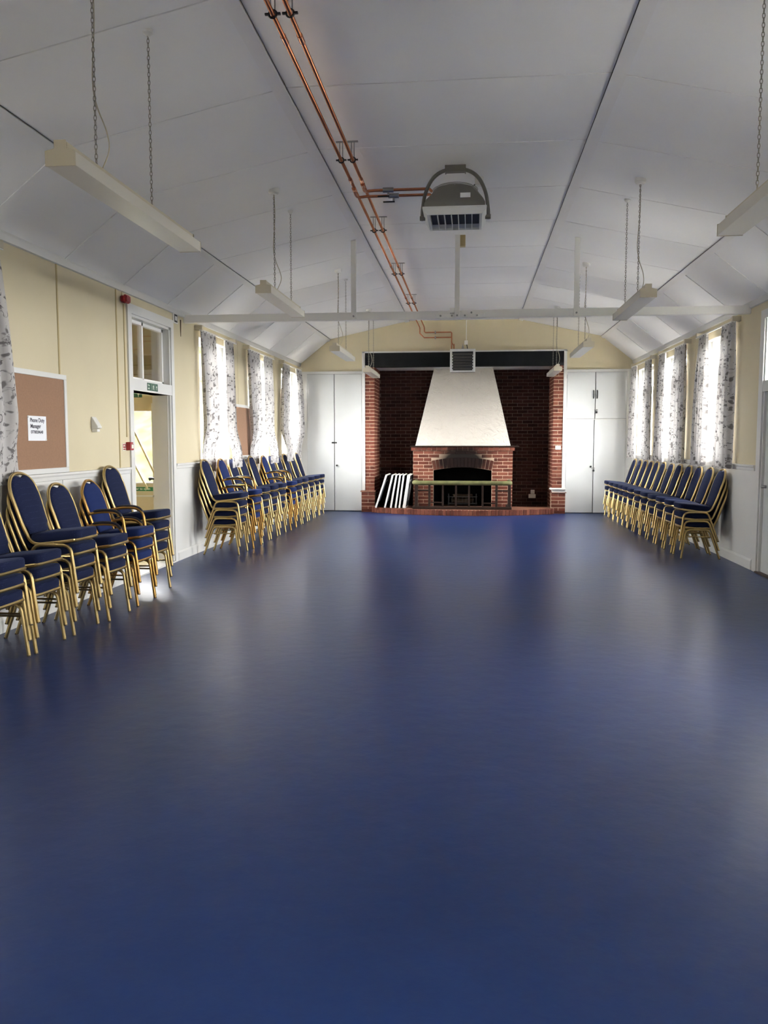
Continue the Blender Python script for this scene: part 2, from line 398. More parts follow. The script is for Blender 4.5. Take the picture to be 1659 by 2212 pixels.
def wall_with_holes(name, side, holes, label):
    # boxes between breakpoints, leaving the openings out; white dado zone below 1.20, cream above
    ys = sorted({Y0, YB+0.2, *[h[0] for h in holes], *[h[1] for h in holes]})
    zs = sorted({-0.1, 1.20, ZE+0.06, *[h[2] for h in holes], *[h[3] for h in holes]})
    mb = MB()
    for a, b in zip(ys, ys[1:]):
        for c, d in zip(zs, zs[1:]):
            if any(h[0] < (a+b)/2 < h[1] and h[2] < (c+d)/2 < h[3] for h in holes): continue
            mb.box(side*HW, side*(HW+WT), a, b, c, d, 0 if d <= 1.2001 else 1)
    return struct(name, mb, [M_WHITE, M_CREAM], label)
def wins(side): return [(a, b, WZ0, WZ1) for s, a, b in WINS if s == side]
HL = wins(-1)+[(DOORL[0], DOORL[1], -0.02, 2.075), (DOORL[0], DOORL[1], TRANSOM[0], TRANSOM[1])]
HR = wins(1)+[(DOORR[0], DOORR[1], -0.02, 2.075), (DOORR[0], DOORR[1], TRANSOM[0], TRANSOM[1])]
WL = wall_with_holes('wall_left', -1, HL, 'cream wall above white dado, with doorway and curtained windows')
WR = wall_with_holes('wall_right', 1, HR, 'cream wall above white dado with curtained windows')
prof = [(-HW, -0.1), (HW, -0.1), (HW, ZE), (XK, ZK), (XF, ZF), (-XF, ZF), (-XK, ZK), (-HW, ZE)]
struct('wall_front', MB().prism([(x*1.06, z+0.05) for x, z in prof], 'y', Y0, Y0-0.2), M_CREAM, 'plain cream end wall facing the fireplace')

# back wall round the inglenook: opening x +-2.09, z 0..3.37; cupboards stand in front of its lower sides
OX, OZ = 2.09, 3.37
mb = MB()
mb.prism([(-HW-0.1, -0.1), (-OX, -0.1), (-OX, OZ), (-HW-0.1, OZ)], 'y', YB, YB+0.2)
mb.prism([(OX, -0.1), (HW+0.1, -0.1), (HW+0.1, OZ), (OX, OZ)], 'y', YB, YB+0.2)
mb.prism([(-HW-0.1, OZ), (HW+0.1, OZ), (XK+0.05, ZK+0.06), (XF, ZF+0.06), (-XF, ZF+0.06), (-XK-0.05, ZK+0.06)], 'y', YB, YB+0.2)
WB = struct('wall_back', mb, M_CREAM, 'cream gable wall above the fireplace recess')
for x in (-1.06, 1.12):
    MB().box(x-0.008, x+0.008, YB-0.006, YB, 3.40, ZF-0.02).obj('cover_strip', M_CREAM, WB)

# ------------------------------------------------------------------ ceiling: boards and battens
SX = 1.264; YJ = [6.014+SX*k for k in range(-7, 10)]
YJ = [y for y in YJ if Y0 < y < YB-0.3]
bays = list(zip([Y0]+YJ, YJ+[YB]))
mb = MB()
top = [(-HW, ZE), (-XK, ZK), (-XF, ZF), (XF, ZF), (XK, ZK), (HW, ZE)]
mb.prism([(x*1.0, z+0.022) for x, z in top]+[(HW+0.25, ZE+0.1), (HW+0.25, 4.4), (-HW-0.25, 4.4), (-HW-0.25, ZE+0.1)], 'y', Y0-0.2, YB+0.2)
CE = struct('ceiling', mb, M_JOINT, 'white boarded ceiling with sloping sides and flat middle')
def board(p, q, y0, y1, gap=0.006, th=0.02):
    # board between profile points p,q (x,z), hanging th below the backing
    dx, dz = q[0]-p[0], q[1]-p[1]; L = math.hypot(dx, dz); nx, nz = dz/L, -dx/L
    if nz > 0: nx, nz = -nx, -nz
    a = (p[0]+dx/L*0.004, p[1]+dz/L*0.004); b = (q[0]-dx/L*0.004, q[1]-dz/L*0.004)
    o = 0.022
    lo = lambda c: (c[0], c[1]+0.002); hi = lambda c: (c[0]-nx*o, c[1]-nz*o+0.002)
    return MB().prism([lo(a), lo(b), hi(b), hi(a)], 'y', y0+gap, y1-gap)
for y0, y1 in bays:
    for p, q in zip(top, top[1:]):
        board(p, q, y0, y1).obj('ceiling_board', M_CEIL, CE, bevel=0.002)
def fold_batten(p, wd, th, name='batten'):
    return MB().box(p[0]-wd/2, p[0]+wd/2, Y0, YB, p[1]-th, p[1]+0.005)
for s in (-1, 1):
    mb = MB()   # flat-edge batten lies along the shallow slope
    a = math.atan2(ZF-ZK, XK-XF)
    ca, sa = math.cos(a), math.sin(a)
    for (px, pz, dirx, dirz, wd) in ((XF, ZF, ca, -sa, 0.095),):
        p0 = (s*px, pz-0.001); p1 = (s*(px+dirx*wd), pz+dirz*wd-0.001)
        nx, nz = -s*sa*0.016, -ca*0.016
        mb.prism([p0, p1, (p1[0]+nx, p1[1]+nz), (p0[0]+nx, p0[1]+nz)], 'y', Y0, YB)
    mb.obj('batten', M_TIMBER, CE)
    a2 = math.atan2(ZK-ZE, HW-XK); c2, s2 = math.cos(a2), math.sin(a2)
    p0 = (s*XK, ZK-0.001); p1 = (s*(XK+c2*0.07), ZK-s2*0.07-0.001); nx, nz = -s*s2*0.014, -c2*0.014
    MB().prism([p0, p1, (p1[0]+nx, p1[1]+nz), (p0[0]+nx, p0[1]+nz)], 'y', Y0, YB).obj('batten', M_TIMBER, CE)
    # thin raised strips over the joints of the steep slope
    for y in YJ:
        q0 = (s*(XK+0.06), ZK-s2/c2*0.06); q1 = (s*(HW-0.01), ZE+s2/c2*0.01)
        nx, nz = -s*s2*0.006, -c2*0.006
        MB().prism([q0, q1, (q1[0]+nx, q1[1]+nz), (q0[0]+nx, q0[1]+nz)], 'y', y-0.009, y+0.009).obj('cover_strip', M_CEIL, CE)
    # eaves moulding
    struct('trim_%d' % (1 if s < 0 else 2), MB().prism([(s*HW, ZE-0.045), (s*(HW-0.022), ZE-0.04), (s*(HW-0.035), ZE+0.01), (s*(HW-0.035), ZE+0.045), (s*HW, ZE+0.04)], 'y', Y0, YB), M_WHITE, 'white moulding where wall meets sloping ceiling')

# dado rails and skirting
def runs(spans, name, label, prof, side, n):
    mb = MB()
    for a, b in spans: mb.prism([(side*(HW-d), z) for d, z in prof], 'y', a, b)
    return struct(name, mb, M_WHITE, label)
DPROF = [(0, 1.165), (0.014, 1.17), (0.018, 1.20), (0.026, 1.215), (0.026, 1.232), (0, 1.236)]
BPROF = [(0, 0), (0.018, 0), (0.018, 0.10), (0.008, 0.125), (0, 0.125)]
runs([(Y0, 8.64), (10.04, YB-0.05)], 'trim_3', 'white dado rail along the noticeboard wall', DPROF, -1, 3)
runs([(Y0, 8.60), (10.06, YB-0.05)], 'trim_4', 'white dado rail along the wall of three windows', DPROF, 1, 4)
runs([(Y0, 8.64), (10.04, YB-0.05)], 'baseboard_left', 'white skirting board along the noticeboard wall', BPROF, -1, 5)
runs([(Y0, 8.60), (10.06, YB-0.05)], 'baseboard_right', 'white skirting board along the wall of three windows', BPROF, 1, 6)
for y, z0, z1 in ((7.163, 2.115, ZE-0.04), (8.40, 1.236, ZE-0.04), (8.59, 1.56, 2.97), (7.163, 0.125, 1.165), (8.40, 0.125, 1.165)):
    MB().box(-HW, -HW+0.006, y-0.011, y+0.011, z0, z1).obj('cover_strip', M_STRIP if z0 > 1.2 else M_WHITE, WL)
for y in (12.9, 15.35):
    for s, W_ in ((-1, WL), (1, WR)):
        MB().box(s*HW, s*(HW-0.005), y-0.01, y+0.01, 2.093 if s < 0 and y < 13 else 1.236, ZE-0.04).obj('cover_strip', M_CREAM, W_)
MB().prism([(10.31, 3.05), (10.34, 3.05), (10.335, 2.95), (10.322, 2.84), (10.312, 2.93)], 'x', -HW, -HW+0.006).obj('peeling_paint', M_PEEL, WL)

# ------------------------------------------------------------------ windows
for i, (s, a, b) in enumerate(WINS):
    xo = s*(HW+WT-0.07); xi = s*(HW+WT-0.13)
    mb = MB(); f = 0.055
    mb.box(xi, xo, a, a+f, WZ0, WZ1); mb.box(xi, xo, b-f, b, WZ0, WZ1)
    mb.box(xi, xo, a+f, b-f, WZ0, WZ0+f); mb.box(xi, xo, a+f, b-f, WZ1-f, WZ1)
    W_ = struct('window_%d' % (i+1), mb, M_UPVC, 'white framed window between printed curtains')  # also builds the unseen pair added for light
    ym = (a+b)/2; zt = 2.48
    MB().box(xi, xo, ym-0.035, ym+0.035, WZ0+f, WZ1-f).obj('mullion', M_UPVC, W_)
    for (c, d) in ((a+f, ym-0.035), (ym+0.035, b-f)):
        MB().box(xi, xo, c, d, zt-0.03, zt+0.03).obj('transom', M_UPVC, W_)
        for (z0, z1) in ((WZ0+f, zt-0.03), (zt+0.03, WZ1-f)):
            g = 0.03
            sa = MB(); xs0, xs1 = s*(HW+WT-0.085), s*(HW+WT-0.14)
            sa.box(xs0, xs1, c, c+g, z0, z1); sa.box(xs0, xs1, d-g, d, z0, z1); sa.box(xs0, xs1, c+g, d-g, z0, z0+g); sa.box(xs0, xs1, c+g, d-g, z1-g, z1)
            so = sa.obj('sash', M_UPVC, W_)
            MB().box(s*(HW+WT-0.104), s*(HW+WT-0.108), c+g-0.005, d-g+0.005, z0+g-0.005, z1-g+0.005).obj('pane', M_GLASS, so)
    mb = MB(); q0, q1 = s*(HW+0.0), s*(HW+WT-0.13)
    mb.box(q0, q1, a, a+0.012, WZ0, WZ1); mb.box(q0, q1, b-0.012, b, WZ0, WZ1); mb.box(q0, q1, a+0.012, b-0.012, WZ1-0.012, WZ1)
    mb.obj('reveal_lining', M_WHITE, W_)
    MB().box(s*(HW-0.03), s*(HW+WT-0.13), a-0.03, b+0.03, WZ0-0.03, WZ0+0.004).obj('window_sill', M_WHITE, W_, bevel=0.004)

# ------------------------------------------------------------------ doorway to the porch, in the noticeboard wall
ya, yb = DOORL
mb = MB(); t = 0.10
xw = -HW+0.018
mb.box(-HW, xw, ya-t, ya, 0, 3.0); mb.box(-HW, xw, yb, yb+t*0.9, 0, 3.0); mb.box(-HW, xw, ya, yb, 2.9, 3.0)
mb.box(-HW-WT-0.01, xw-0.004, ya, yb, 2.075, 2.2)
mb.box(-HW-WT-0.01, -HW, ya, ya+0.03, 0, 2.9); mb.box(-HW-WT-0.01, -HW, yb-0.03, yb, 0, 2.9); mb.box(-HW-WT, -HW, ya, yb, 2.87, 2.9)
mb.box(-HW-WT+0.06, -HW-0.03, yb-0.045, yb-0.03, 0, 2.075); mb.box(-HW-WT+0.06, -HW-0.03, ya+0.03, ya+0.045, 0, 2.075)
D1 = struct('door_1', mb, M_WHITE, 'white framed doorway with glazed fanlight leading to the porch')
mb = MB(); x0, x1 = -HW-0.13, -HW-0.08
for c, d in ((ya+0.03, ya+0.07), (yb-0.07, yb-0.03), ((ya+yb)/2-0.09, (ya+yb)/2-0.05)): mb.box(x0, x1, c, d, 2.2, 2.87)
mb.box(x0, x1, ya+0.03, yb-0.03, 2.2, 2.235); mb.box(x0, x1, ya+0.03, yb-0.03, 2.835, 2.87)
fo = mb.obj('fanlight_frame', M_UPVC, D1)
for c, d in ((ya+0.065, (ya+yb)/2-0.085), ((ya+yb)/2-0.055, yb-0.065)):
    MB().box(x0+0.022, x0+0.027, c, d, 2.23, 2.84).obj('pane', M_GLASS, fo)
MB().box(-HW-WT, -HW+0.02, ya, yb, 0.0, 0.018).obj('threshold', M_WHITE, D1)

# porch beyond the doorway
PY = 10.32; PX0, PX1 = -HW-WT, -5.5
mb = MB()
mb.box(PX1-0.1, PX1, 7.9, PY+0.1, -0.1, 3.4); mb.box(PX1, PX0, 7.8, 7.9, -0.1, 3.4)
mb.box(PX1-0.1, PX0, 7.8, PY+0.1, 3.2, 3.3); mb.box(PX1-0.1, PX0, 7.8, PY+0.1, -0.2, -0.02)
mb.box(PX1, PX0, PY, PY+0.08, 2.0, 3.3); mb.box(-3.83, PX0, PY, PY+0.08, 0, 2.22); mb.box(PX1, -4.72, PY, PY+0.08, 0, 2.22)
PW = struct('wall_porch', mb, M_CREAM, 'cream boarded porch seen through the doorway')
for z in (2.24, 2.36, 2.48): MB().box(PX1, PX0, PY-0.006, PY, z, z+0.012).obj('board_joint', M_STRIP, PW)
MB().box(-3.845, PX0, PY-0.014, PY+0.01, 0, 3.1).obj('door_post', M_WHITE, PW)
# glazed outer door, facing down the hall
mb = MB(); dx0, dx1 = -4.70, -3.845
mb.box(dx0, dx0+0.1, PY, PY+0.045, 0.03, 2.0); mb.box(dx1-0.06, dx1, PY, PY+0.045, 0.03, 2.0)
mb.box(dx0, dx1, PY, PY+0.045, 1.90, 2.0); mb.box(dx0, dx1, PY, PY+0.045, 0.80, 0.965); mb.box(dx0, dx1, PY, PY+0.045, 0.03, 0.14)
mb.box(dx0+0.1, dx1-0.06, PY+0.015, PY+0.035, 0.14, 0.80)
D2 = struct('door_2', mb, M_CREAM, 'glazed outer porch door with green push bar sign')
MB().box(dx1-0.06, dx1+0.0, PY-0.012, PY, 0.03, 2.0).obj('door_stile', M_WHITE, D2)
MB().box(dx0+0.09, dx1-0.055, PY+0.02, PY+0.025, 0.955, 1.91).obj('pane', M_GLASS, D2)
MB().box(dx0+0.05, dx1-0.01, PY-0.012, PY, 0.795, 0.812).obj('glazing_bead', M_WHITE, D2)
MB().box(dx0+0.05, dx1-0.06, PY-0.010, PY, 0.962, 0.978).obj('glazing_bead', M_WHITE, D2)
for q in (((-4.40, 2.20), (-3.86, 1.06)), ((-4.52, 1.95), (-3.98, 0.90))):
    a, b = Vector((q[0][0], PY-0.022, q[0][1])), Vector((q[1][0], PY-0.022, q[1][1]))
    MB().tube([a, b], 0.016, 4, ref=(0, 1, 0), rot=PI/4).obj('diagonal_bar', M_CREAM, D2)  # thin slanting bars laid across the door
mb = MB(); hx, hz = -3.90, 1.03
mb.cyl((hx+0.035, PY-0.06, hz), 0.012, 0.06, 'y', 10); mb.box(hx+0.02, hx+0.05, PY-0.015, PY-0.011, hz-0.06, hz+0.06)
mb.tube([(hx+0.035, PY-0.06, hz), (hx-0.01, PY-0.065, hz+0.004), (hx-0.03, PY-0.06, hz-0.002)], [0.014, 0.02, 0.026], 10)
mb.obj('door_handle', M_DARK, D2, smooth=True)
# garden bank seen through the glass, steepened to keep sky glare off the floor
g = 30; vs = []; fs = []
for i in range(g+1):
    for j in range(g+1):
        x = -34+i*(28.5/g); y = 15.5+j*(20/g)
        vs.append((x, y, -0.43+max(0, (y-15.6)*0.66+0.25*math.sin(x*1.3)*math.sin(y*0.9)+0.25*random.random())))
for i in range(g):
    for j in range(g): fs.append((i*(g+1)+j, (i+1)*(g+1)+j, (i+1)*(g+1)+j+1, i*(g+1)+j+1))
tag(MB().add(vs, fs).obj('grass_bank', M_GRASS, smooth='all'), 'grassy slope outside the glazed porch door', 'bank', kind='structure')

# signs about the doorway
def pict_man(mb, x, z, s, y):      # running figure, plane y
    C = [(x+0.02*s, z+0.86*s)]
    pts = [(x+0.02*s+0.10*s*math.cos(a), z+0.86*s+0.10*s*math.sin(a)) for a in [k*PI/5 for k in range(10)]]
    mb.prism(pts, 'y', y, y-0.001)
    for poly in ([(-.12,.74),(.14,.72),(.10,.38),(-.10,.38)], [(-.12,.74),(-.32,.55),(-.27,.48),(-.08,.62)], [(.12,.72),(.32,.60),(.30,.52),(.10,.60)],
                 [(-.10,.40),(.02,.40),(-.14,.16),(-.36,.14),(-.36,.22),(-.20,.24)], [(0,.40),(.10,.40),(.26,.20),(.20,0),(.12,.02),(.14,.18)]):
        mb.prism([(x+a*s, z+b*s) for a, b in poly], 'y', y, y-0.001)
def pict_arrow(mb, x, z, s, y):
    mb.prism([(x-.09*s, z), (x+.09*s, z), (x+.09*s, z+.5*s), (x+.3*s, z+.5*s), (x, z+.95*s), (x-.3*s, z+.5*s), (x-.09*s, z+.5*s)], 'y', y, y-0.001)
def sign(name, label, w_, h_, col, builder, loc, rz):
    o = thing(name, label, 'sign', loc, rz)
    MB().box(-w_/2, w_/2, 0, -0.004, 0, h_).obj('plate', col, o)
    builder(o); return o
def b_exit(o):
    mb = MB(); pict_man(mb, 0.02, 0.008, 0.068, -0.004); mb.obj('running_figure', M_SIGNW, o); mb = MB(); pict_arrow(mb, 0.115, 0.012, 0.06, -0.004); mb.obj('arrow', M_SIGNW, o)
    for k, (t_, z) in enumerate((('Fire', 0.048), ('exit', 0.014))):
        put('lettering', text_mesh(t_, 0.034, M_SIGNW), o, (-0.145, -0.0045, z), (PI/2, 0, 0))
    MB().box(0.062, 0.066, -0.004, -0.005, 0.006, 0.079).obj('divider', M_SIGNW, o); MB().box(-0.032, -0.028, -0.004, -0.005, 0.006, 0.079).obj('divider', M_SIGNW, o)
sign('exit_sign', 'small green fire exit sign above the doorway lintel', 0.31, 0.085, M_SIGNG, b_exit, (-HW+0.0145, 9.31, 2.095), PI/2)
def b_exit2(o):
    mb = MB(); pict_man(mb, -0.055, 0.006, 0.062, -0.004); mb.obj('running_figure', M_SIGNW, o); mb = MB(); pict_arrow(mb, 0.05, 0.01, 0.056, -0.004); mb.obj('arrow', M_SIGNW, o)
sign('exit_sign', 'green running man sign inside the porch over its glazed door', 0.20, 0.078, M_SIGNG, b_exit2, (-4.125, PY-0.002, 2.075), 0)
def b_push(o):
    put('lettering', text_mesh('Push bar to open', 0.044, M_SIGNW, 'CENTER'), o, (0, -0.0045, 0.016), (PI/2, 0, 0))
sign('push_bar_sign', 'bright green sign with white lettering on the porch door', 0.42, 0.052, M_SIGNG2, b_push, (-4.10, PY-0.001, 0.868), 0)

# opposite door with fanlight
ya, yb = DOORR
mb = MB(); xw = HW-0.018
mb.box(HW, xw, ya-t, ya, 0, 3.0); mb.box(HW, xw, yb, yb+0.13, 0, 3.0); mb.box(HW, xw, ya, yb, 2.9, 3.0)
mb.box(HW+WT+0.01, xw+0.004, ya, yb, 2.075, 2.2); mb.box(HW+WT, HW, ya, ya+0.03, 0, 2.9); mb.box(HW+WT, HW, yb-0.03, yb, 0, 2.9)
D3 = struct('door_3', mb, M_WHITE, 'white door with fanlight facing the porch doorway')
MB().box(HW+0.03, HW+0.075, ya+0.03, yb-0.03, 0.010, 2.075).obj('door_leaf', M_DOORW, D3)
mb = MB(); x0, x1 = HW+0.10, HW+0.15
for c, d in ((ya+0.03, ya+0.07), (yb-0.07, yb-0.03), ((ya+yb)/2-0.02, (ya+yb)/2+0.02)): mb.box(x0, x1, c, d, 2.2, 2.9)
mb.box(x0, x1, ya+0.03, yb-0.03, 2.2, 2.235); mb.box(x0, x1, ya+0.03, yb-0.03, 2.865, 2.9)
fo = mb.obj('fanlight_frame', M_UPVC, D3)
for c, d in ((ya+0.065, (ya+yb)/2-0.015), ((ya+yb)/2+0.015, yb-0.065)): MB().box(x0+0.022, x0+0.027, c, d, 2.23, 2.87).obj('pane', M_GLASS, fo)
MB().box(HW-0.03, HW+WT, ya, yb, 0.0, 0.014).obj('threshold', M_THRESH, D3)
mb = MB(); mb.cyl((HW+0.03, yb-0.11, 1.0), 0.018, -0.05, 'x', 12); mb.tube([(HW-0.02, yb-0.11, 1.0), (HW-0.02, yb-0.22, 1.0)], 0.01, 8); mb.obj('door_handle', M_STEEL, D3, smooth=True)

# ------------------------------------------------------------------ inglenook: piers, recess, lintel
CO = 0.075; BH = 0.065; BL = 0.215; JT = 0.010
YP = 17.56; YR = 18.55; PXI, PXO = 1.872, 2.075
def brick_mesh(l, d, h, m_):      # centred on its front face, extends back along +y
    return MB().box(-l/2, l/2, 0, d, 0, h).mesh('brick', m_, bevel=0.004)
struct('floor_recess', MB().box(-2.1, 2.1, YB-0.2, YR+0.3, -0.05, 0.004), M_HEARTH, 'dim floor of the fireplace recess')
# recess back wall
RB = struct('wall_recess', MB().box(-2.2, 2.2, YR+0.006, YR+0.2, -0.1, 3.5), M_MORTARD, 'brick wall at the back of the fireplace recess, shade in its colour')
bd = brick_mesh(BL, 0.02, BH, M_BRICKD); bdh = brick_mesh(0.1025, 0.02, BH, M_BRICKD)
cells = []
for k in range(41):
    z = 0.02+k*CO; off = 0 if k % 2 else 0.1125
    x = -PXI-0.2+off
    while x < PXI+0.2:
        xc = x+0.1125
        if abs(xc) < PXI+0.02:
            edge = 1.05 if z < 1.42 else 1.05-(z-1.42)*0.235
            if abs(xc) > edge-0.18: cells.append((abs(xc) > edge+0.06 and not (xc < 0 and z < 0.72), xc, z))
        x += 0.225
cells.sort(key=lambda c: (not c[0], c[2] < 0.5)); rest = MB()
for i, (vis, xc, z) in enumerate(cells):
    j = random.uniform(-0.002, 0.002)
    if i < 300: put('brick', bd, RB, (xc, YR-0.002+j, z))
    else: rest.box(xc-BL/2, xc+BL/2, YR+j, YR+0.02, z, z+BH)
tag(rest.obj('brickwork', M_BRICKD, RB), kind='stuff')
struct('ceiling_recess', MB().box(-2.2, 2.2, YB+0.02, YR+0.2, 3.07, 3.2), M_WHITE, 'white painted soffit of the fireplace recess')
bp_full = brick_mesh(PXO-PXI-0.002, 0.10, BH, M_BRICK); bp_head = brick_mesh((PXO-PXI)/2-0.006, 0.10, BH, M_BRICK)
bq_full = brick_mesh(0.285, 0.10, BH, M_BRICK); bq_half = brick_mesh(0.138, 0.10, BH, M_BRICK)
for s in (-1, 1):
    mb = MB(); xa, xb = s*(PXI+0.004), s*(PXO-0.004)
    mb.box(xa, xb, YP+0.006, YR+0.05, -0.1, 3.07)
    mb.box(s*(PXI-0.02), s*(PXO+0.062), 17.426, YP+0.05, 0, 0.43)
    P = struct('brick_pier', mb, M_MORTAR, 'red brick pier with pale joints, '+('flat tile cap on its plinth' if s < 0 else 'white moulded cap on its plinth'))
    xm = s*(PXI+PXO)/2
    for k in range(35):
        z = 0.455+k*CO
        if z+BH > 3.07: break
        if k % 2: put('brick', bp_full, P, (xm, YP+random.uniform(-.002, .002), z))
        else:
            for d in (-1, 1): put('brick', bp_head, P, (xm+d*(PXO-PXI)/4, YP+random.uniform(-.002, .002), z))
    rv = MB()          # bricks of the reveal, too foreshortened to pick apart
    for k in range(41):
        z = 0.005+k*CO; y = YP+(0.1125 if k % 2 else 0.0)
        if z+BH > 3.07: break
        if k % 2: rv.box(s*PXI, s*(PXI+0.03), YP+0.001, y-JT, z, z+BH)
        while y < YR:
            rv.box(s*PXI, s*(PXI+0.03), y+(0.001 if y == YP else 0), min(y+BL, YR), z, z+BH); y += 0.225
    tag(rv.obj('reveal_brickwork', M_BRICK, P), kind='stuff')
    xm = s*(PXI-0.02+PXO+0.062)/2
    for k in range(6):
        z = 0.0+k*CO-0.02
        if k % 2 == 0: put('brick', bq_full, P, (xm, 17.42, max(z, 0.0)))
        else:
            for d in (-1, 1): put('brick', bq_half, P, (xm+d*0.0735, 17.42, z))
    if s < 0:
        MB().box(-PXO-0.085, -PXI+0.04, 17.40, YP+0.001, 0.43, 0.452).obj('cap_tile', M_HEARTH, P, bevel=0.004)
    else:
        MB().box(PXI-0.04, PXO+0.085, 17.40, YP+0.001, 0.43, 0.440).obj('cap_tile', M_HEARTH, P)
        mb = MB()
        for (o_, z0, z1) in ((0.0, 0.44, 0.455), (0.0, 0.455, 0.50), (0.03, 0.50, 0.53)):
            mb.box(PXI-0.01-o_*1.6, PXO+0.055+o_*0.4, 17.43-o_*1.2, YP+0.02, z0, z1)
        mb.obj('plaster_cap', M_WHITE, P, bevel=0.006)
    # white lining strip between pier and cupboard
    struct('trim_%d' % (5 if s < 0 else 6), MB().box(s*PXO, s*(PXO+0.062), YP-0.01, YB+0.02, 0.455, 3.39), M_WHITE, 'white upright lining beside the brick pier')
struct('trim_7', MB().box(-PXO-0.062, PXO+0.062, YP-0.01, YB+0.02, 3.365, 3.395), M_WHITE, 'white strip along the top of the black lintel')
o = MB().box(-PXO, PXO, YP-0.006, YB+0.12, 3.068, 3.366).obj('lintel_beam', M_BLACK, bevel=0.004)
tag(o, 'long black painted beam across the top of the fireplace recess', 'beam')
o = thing('light_switch', 'small white switch plate on the brick pier', 'switch', (1.985, YP-0.004, 1.33))
MB().box(-0.055, 0.055, 0.004, -0.010, 0, 0.078).obj('plate', M_PLASTIC, o, bevel=0.004)
for x in (-0.025, 0.0, 0.025): MB().box(x-0.008, x+0.008, -0.010, -0.014, 0.028, 0.05).obj('rocker', M_WHITE, o)
for nm, lab, x, z, w_, h_ in (('socket', 'double cream socket low on the shaded recess brickwork', 1.535, 0.245, 0.155, 0.088), ('fused_outlet', 'single cream outlet just above the double socket', 1.545, 0.34, 0.088, 0.088)):
    o = thing(nm, lab, 'socket', (x, YR-0.004, z)); d = 0.03
    MB().box(-w_/2, w_/2, 0.004, -d, 0, h_).obj('plate', M_PLASTIC, o, bevel=0.005)
    for k in ((-0.035, 0.035) if w_ > 0.1 else (0,)): MB().box(k-0.006, k+0.006, -d, -d-0.004, 0.055, 0.07).obj('rocker', M_WHITE, o)

# ------------------------------------------------------------------ fireplace
FP = thing('fireplace', 'red brick fireplace with sooty arch and tapering white plaster hood', 'fireplace', (0, 0, 0))
YF = 17.75; BX = 1.06; R0 = 2.99; ZC = 0.945-R0
arc = lambda r, x: ZC+math.sqrt(max(r*r-x*x, 0))
op = [(0.62*math.cos(t_)*0+(-0.62+1.24*k/16), arc(R0, -0.62+1.24*k/16)) for k, t_ in enumerate([0]*17)]
outline = [(-BX, 0.10), (-0.62, 0.10)]+op+[(0.62, 0.10), (BX, 0.10), (BX, 1.30), (-BX, 1.30)]
MB().prism(outline, 'y', YF+0.006, YR).obj('breast', M_MORTARS, FP)
# inside of the fire opening
mb = MB(); mb.box(-0.64, -0.615, YF+0.02, YR-0.05, 0.10, 0.96); mb.box(0.615, 0.64, YF+0.02, YR-0.05, 0.10, 0.96)
mb.box(-0.64, 0.64, YR-0.12, YR-0.05, 0.10, 0.96); mb.box(-0.64, 0.64, YF+0.05, YR-0.05, 0.94, 0.97)
mb.obj('firebox', M_SOOT, FP)
bm_cache = {}
def brk(x0, x1, z0, z1, y, m_, parent, dp=0.03):
    key = (round(x1-x0, 3), round(z1-z0, 3), m_.name)
    if key not in bm_cache: bm_cache[key] = MB().box(-(x1-x0)/2, (x1-x0)/2, 0, dp, 0, z1-z0).mesh('brick', m_, bevel=0.004)
    return put('brick', bm_cache[key], parent, ((x0+x1)/2, y+random.uniform(-.002, .002), z0))
for k in range(16):
    z = 0.105+k*CO; zm = z+BH/2; off = 0.0 if k % 2 else 0.1125
    lim = 0.62 if zm < 0.88 else 0.62+(zm-0.88)*0.19
    top_ = zm > 1.12
    x = -BX-0.2+off-0.02
    segs = []
    while x < BX:
        a, b = max(x, -BX), min(x+BL, BX); x += 0.225
        if b-a < 0.03: continue
        if not top_:
            if a < -lim < b: b = -lim-0.006
            if a < lim < b: a = lim+0.006
            if a >= -lim-0.001 and b <= lim+0.001: continue
        else:
            if arc(R0+0.225, min(abs(a), abs(b))) > z and max(abs(a), abs(b)) < 0.66: continue
            if arc(R0+0.225, 0 if a*b < 0 else min(abs(a), abs(b))) > z+0.004 and min(abs(a), abs(b)) < 0.62: continue
        if b-a > 0.03: brk(a, b, z, z+BH, YF, M_BRICKS, FP)
nv = 17
vous = MB().box(-0.0325, 0.0325, 0, 0.03, R0+0.004, R0+0.21).mesh('brick', M_BRICKS, bevel=0.004)
A0 = math.asin(0.62/R0)
for k in range(nv):
    a = -A0+2*A0*(k+0.5)/nv
    put('brick', vous, FP, (0, YF+random.uniform(-.002, .002), ZC), (0, a, 0))
for k in range(20):      # corbelled header course under the shelf
    x = -BX-0.045+k*(2*BX+0.09)/20
    brk(x+0.004, x+(2*BX+0.09)/20-0.004, 1.305, 1.38, YF-0.035, M_BRICKS, FP, 0.2)
MB().box(-BX-0.035, BX+0.035, YF-0.028, YR, 1.303, 1.378).obj('corbel', M_MORTARS, FP)
mb = MB(); MB().box(-1.125, 1.19, YF-0.085, YR, 1.38, 1.408).obj('mantel_shelf', M_OAK, FP, bevel=0.006)
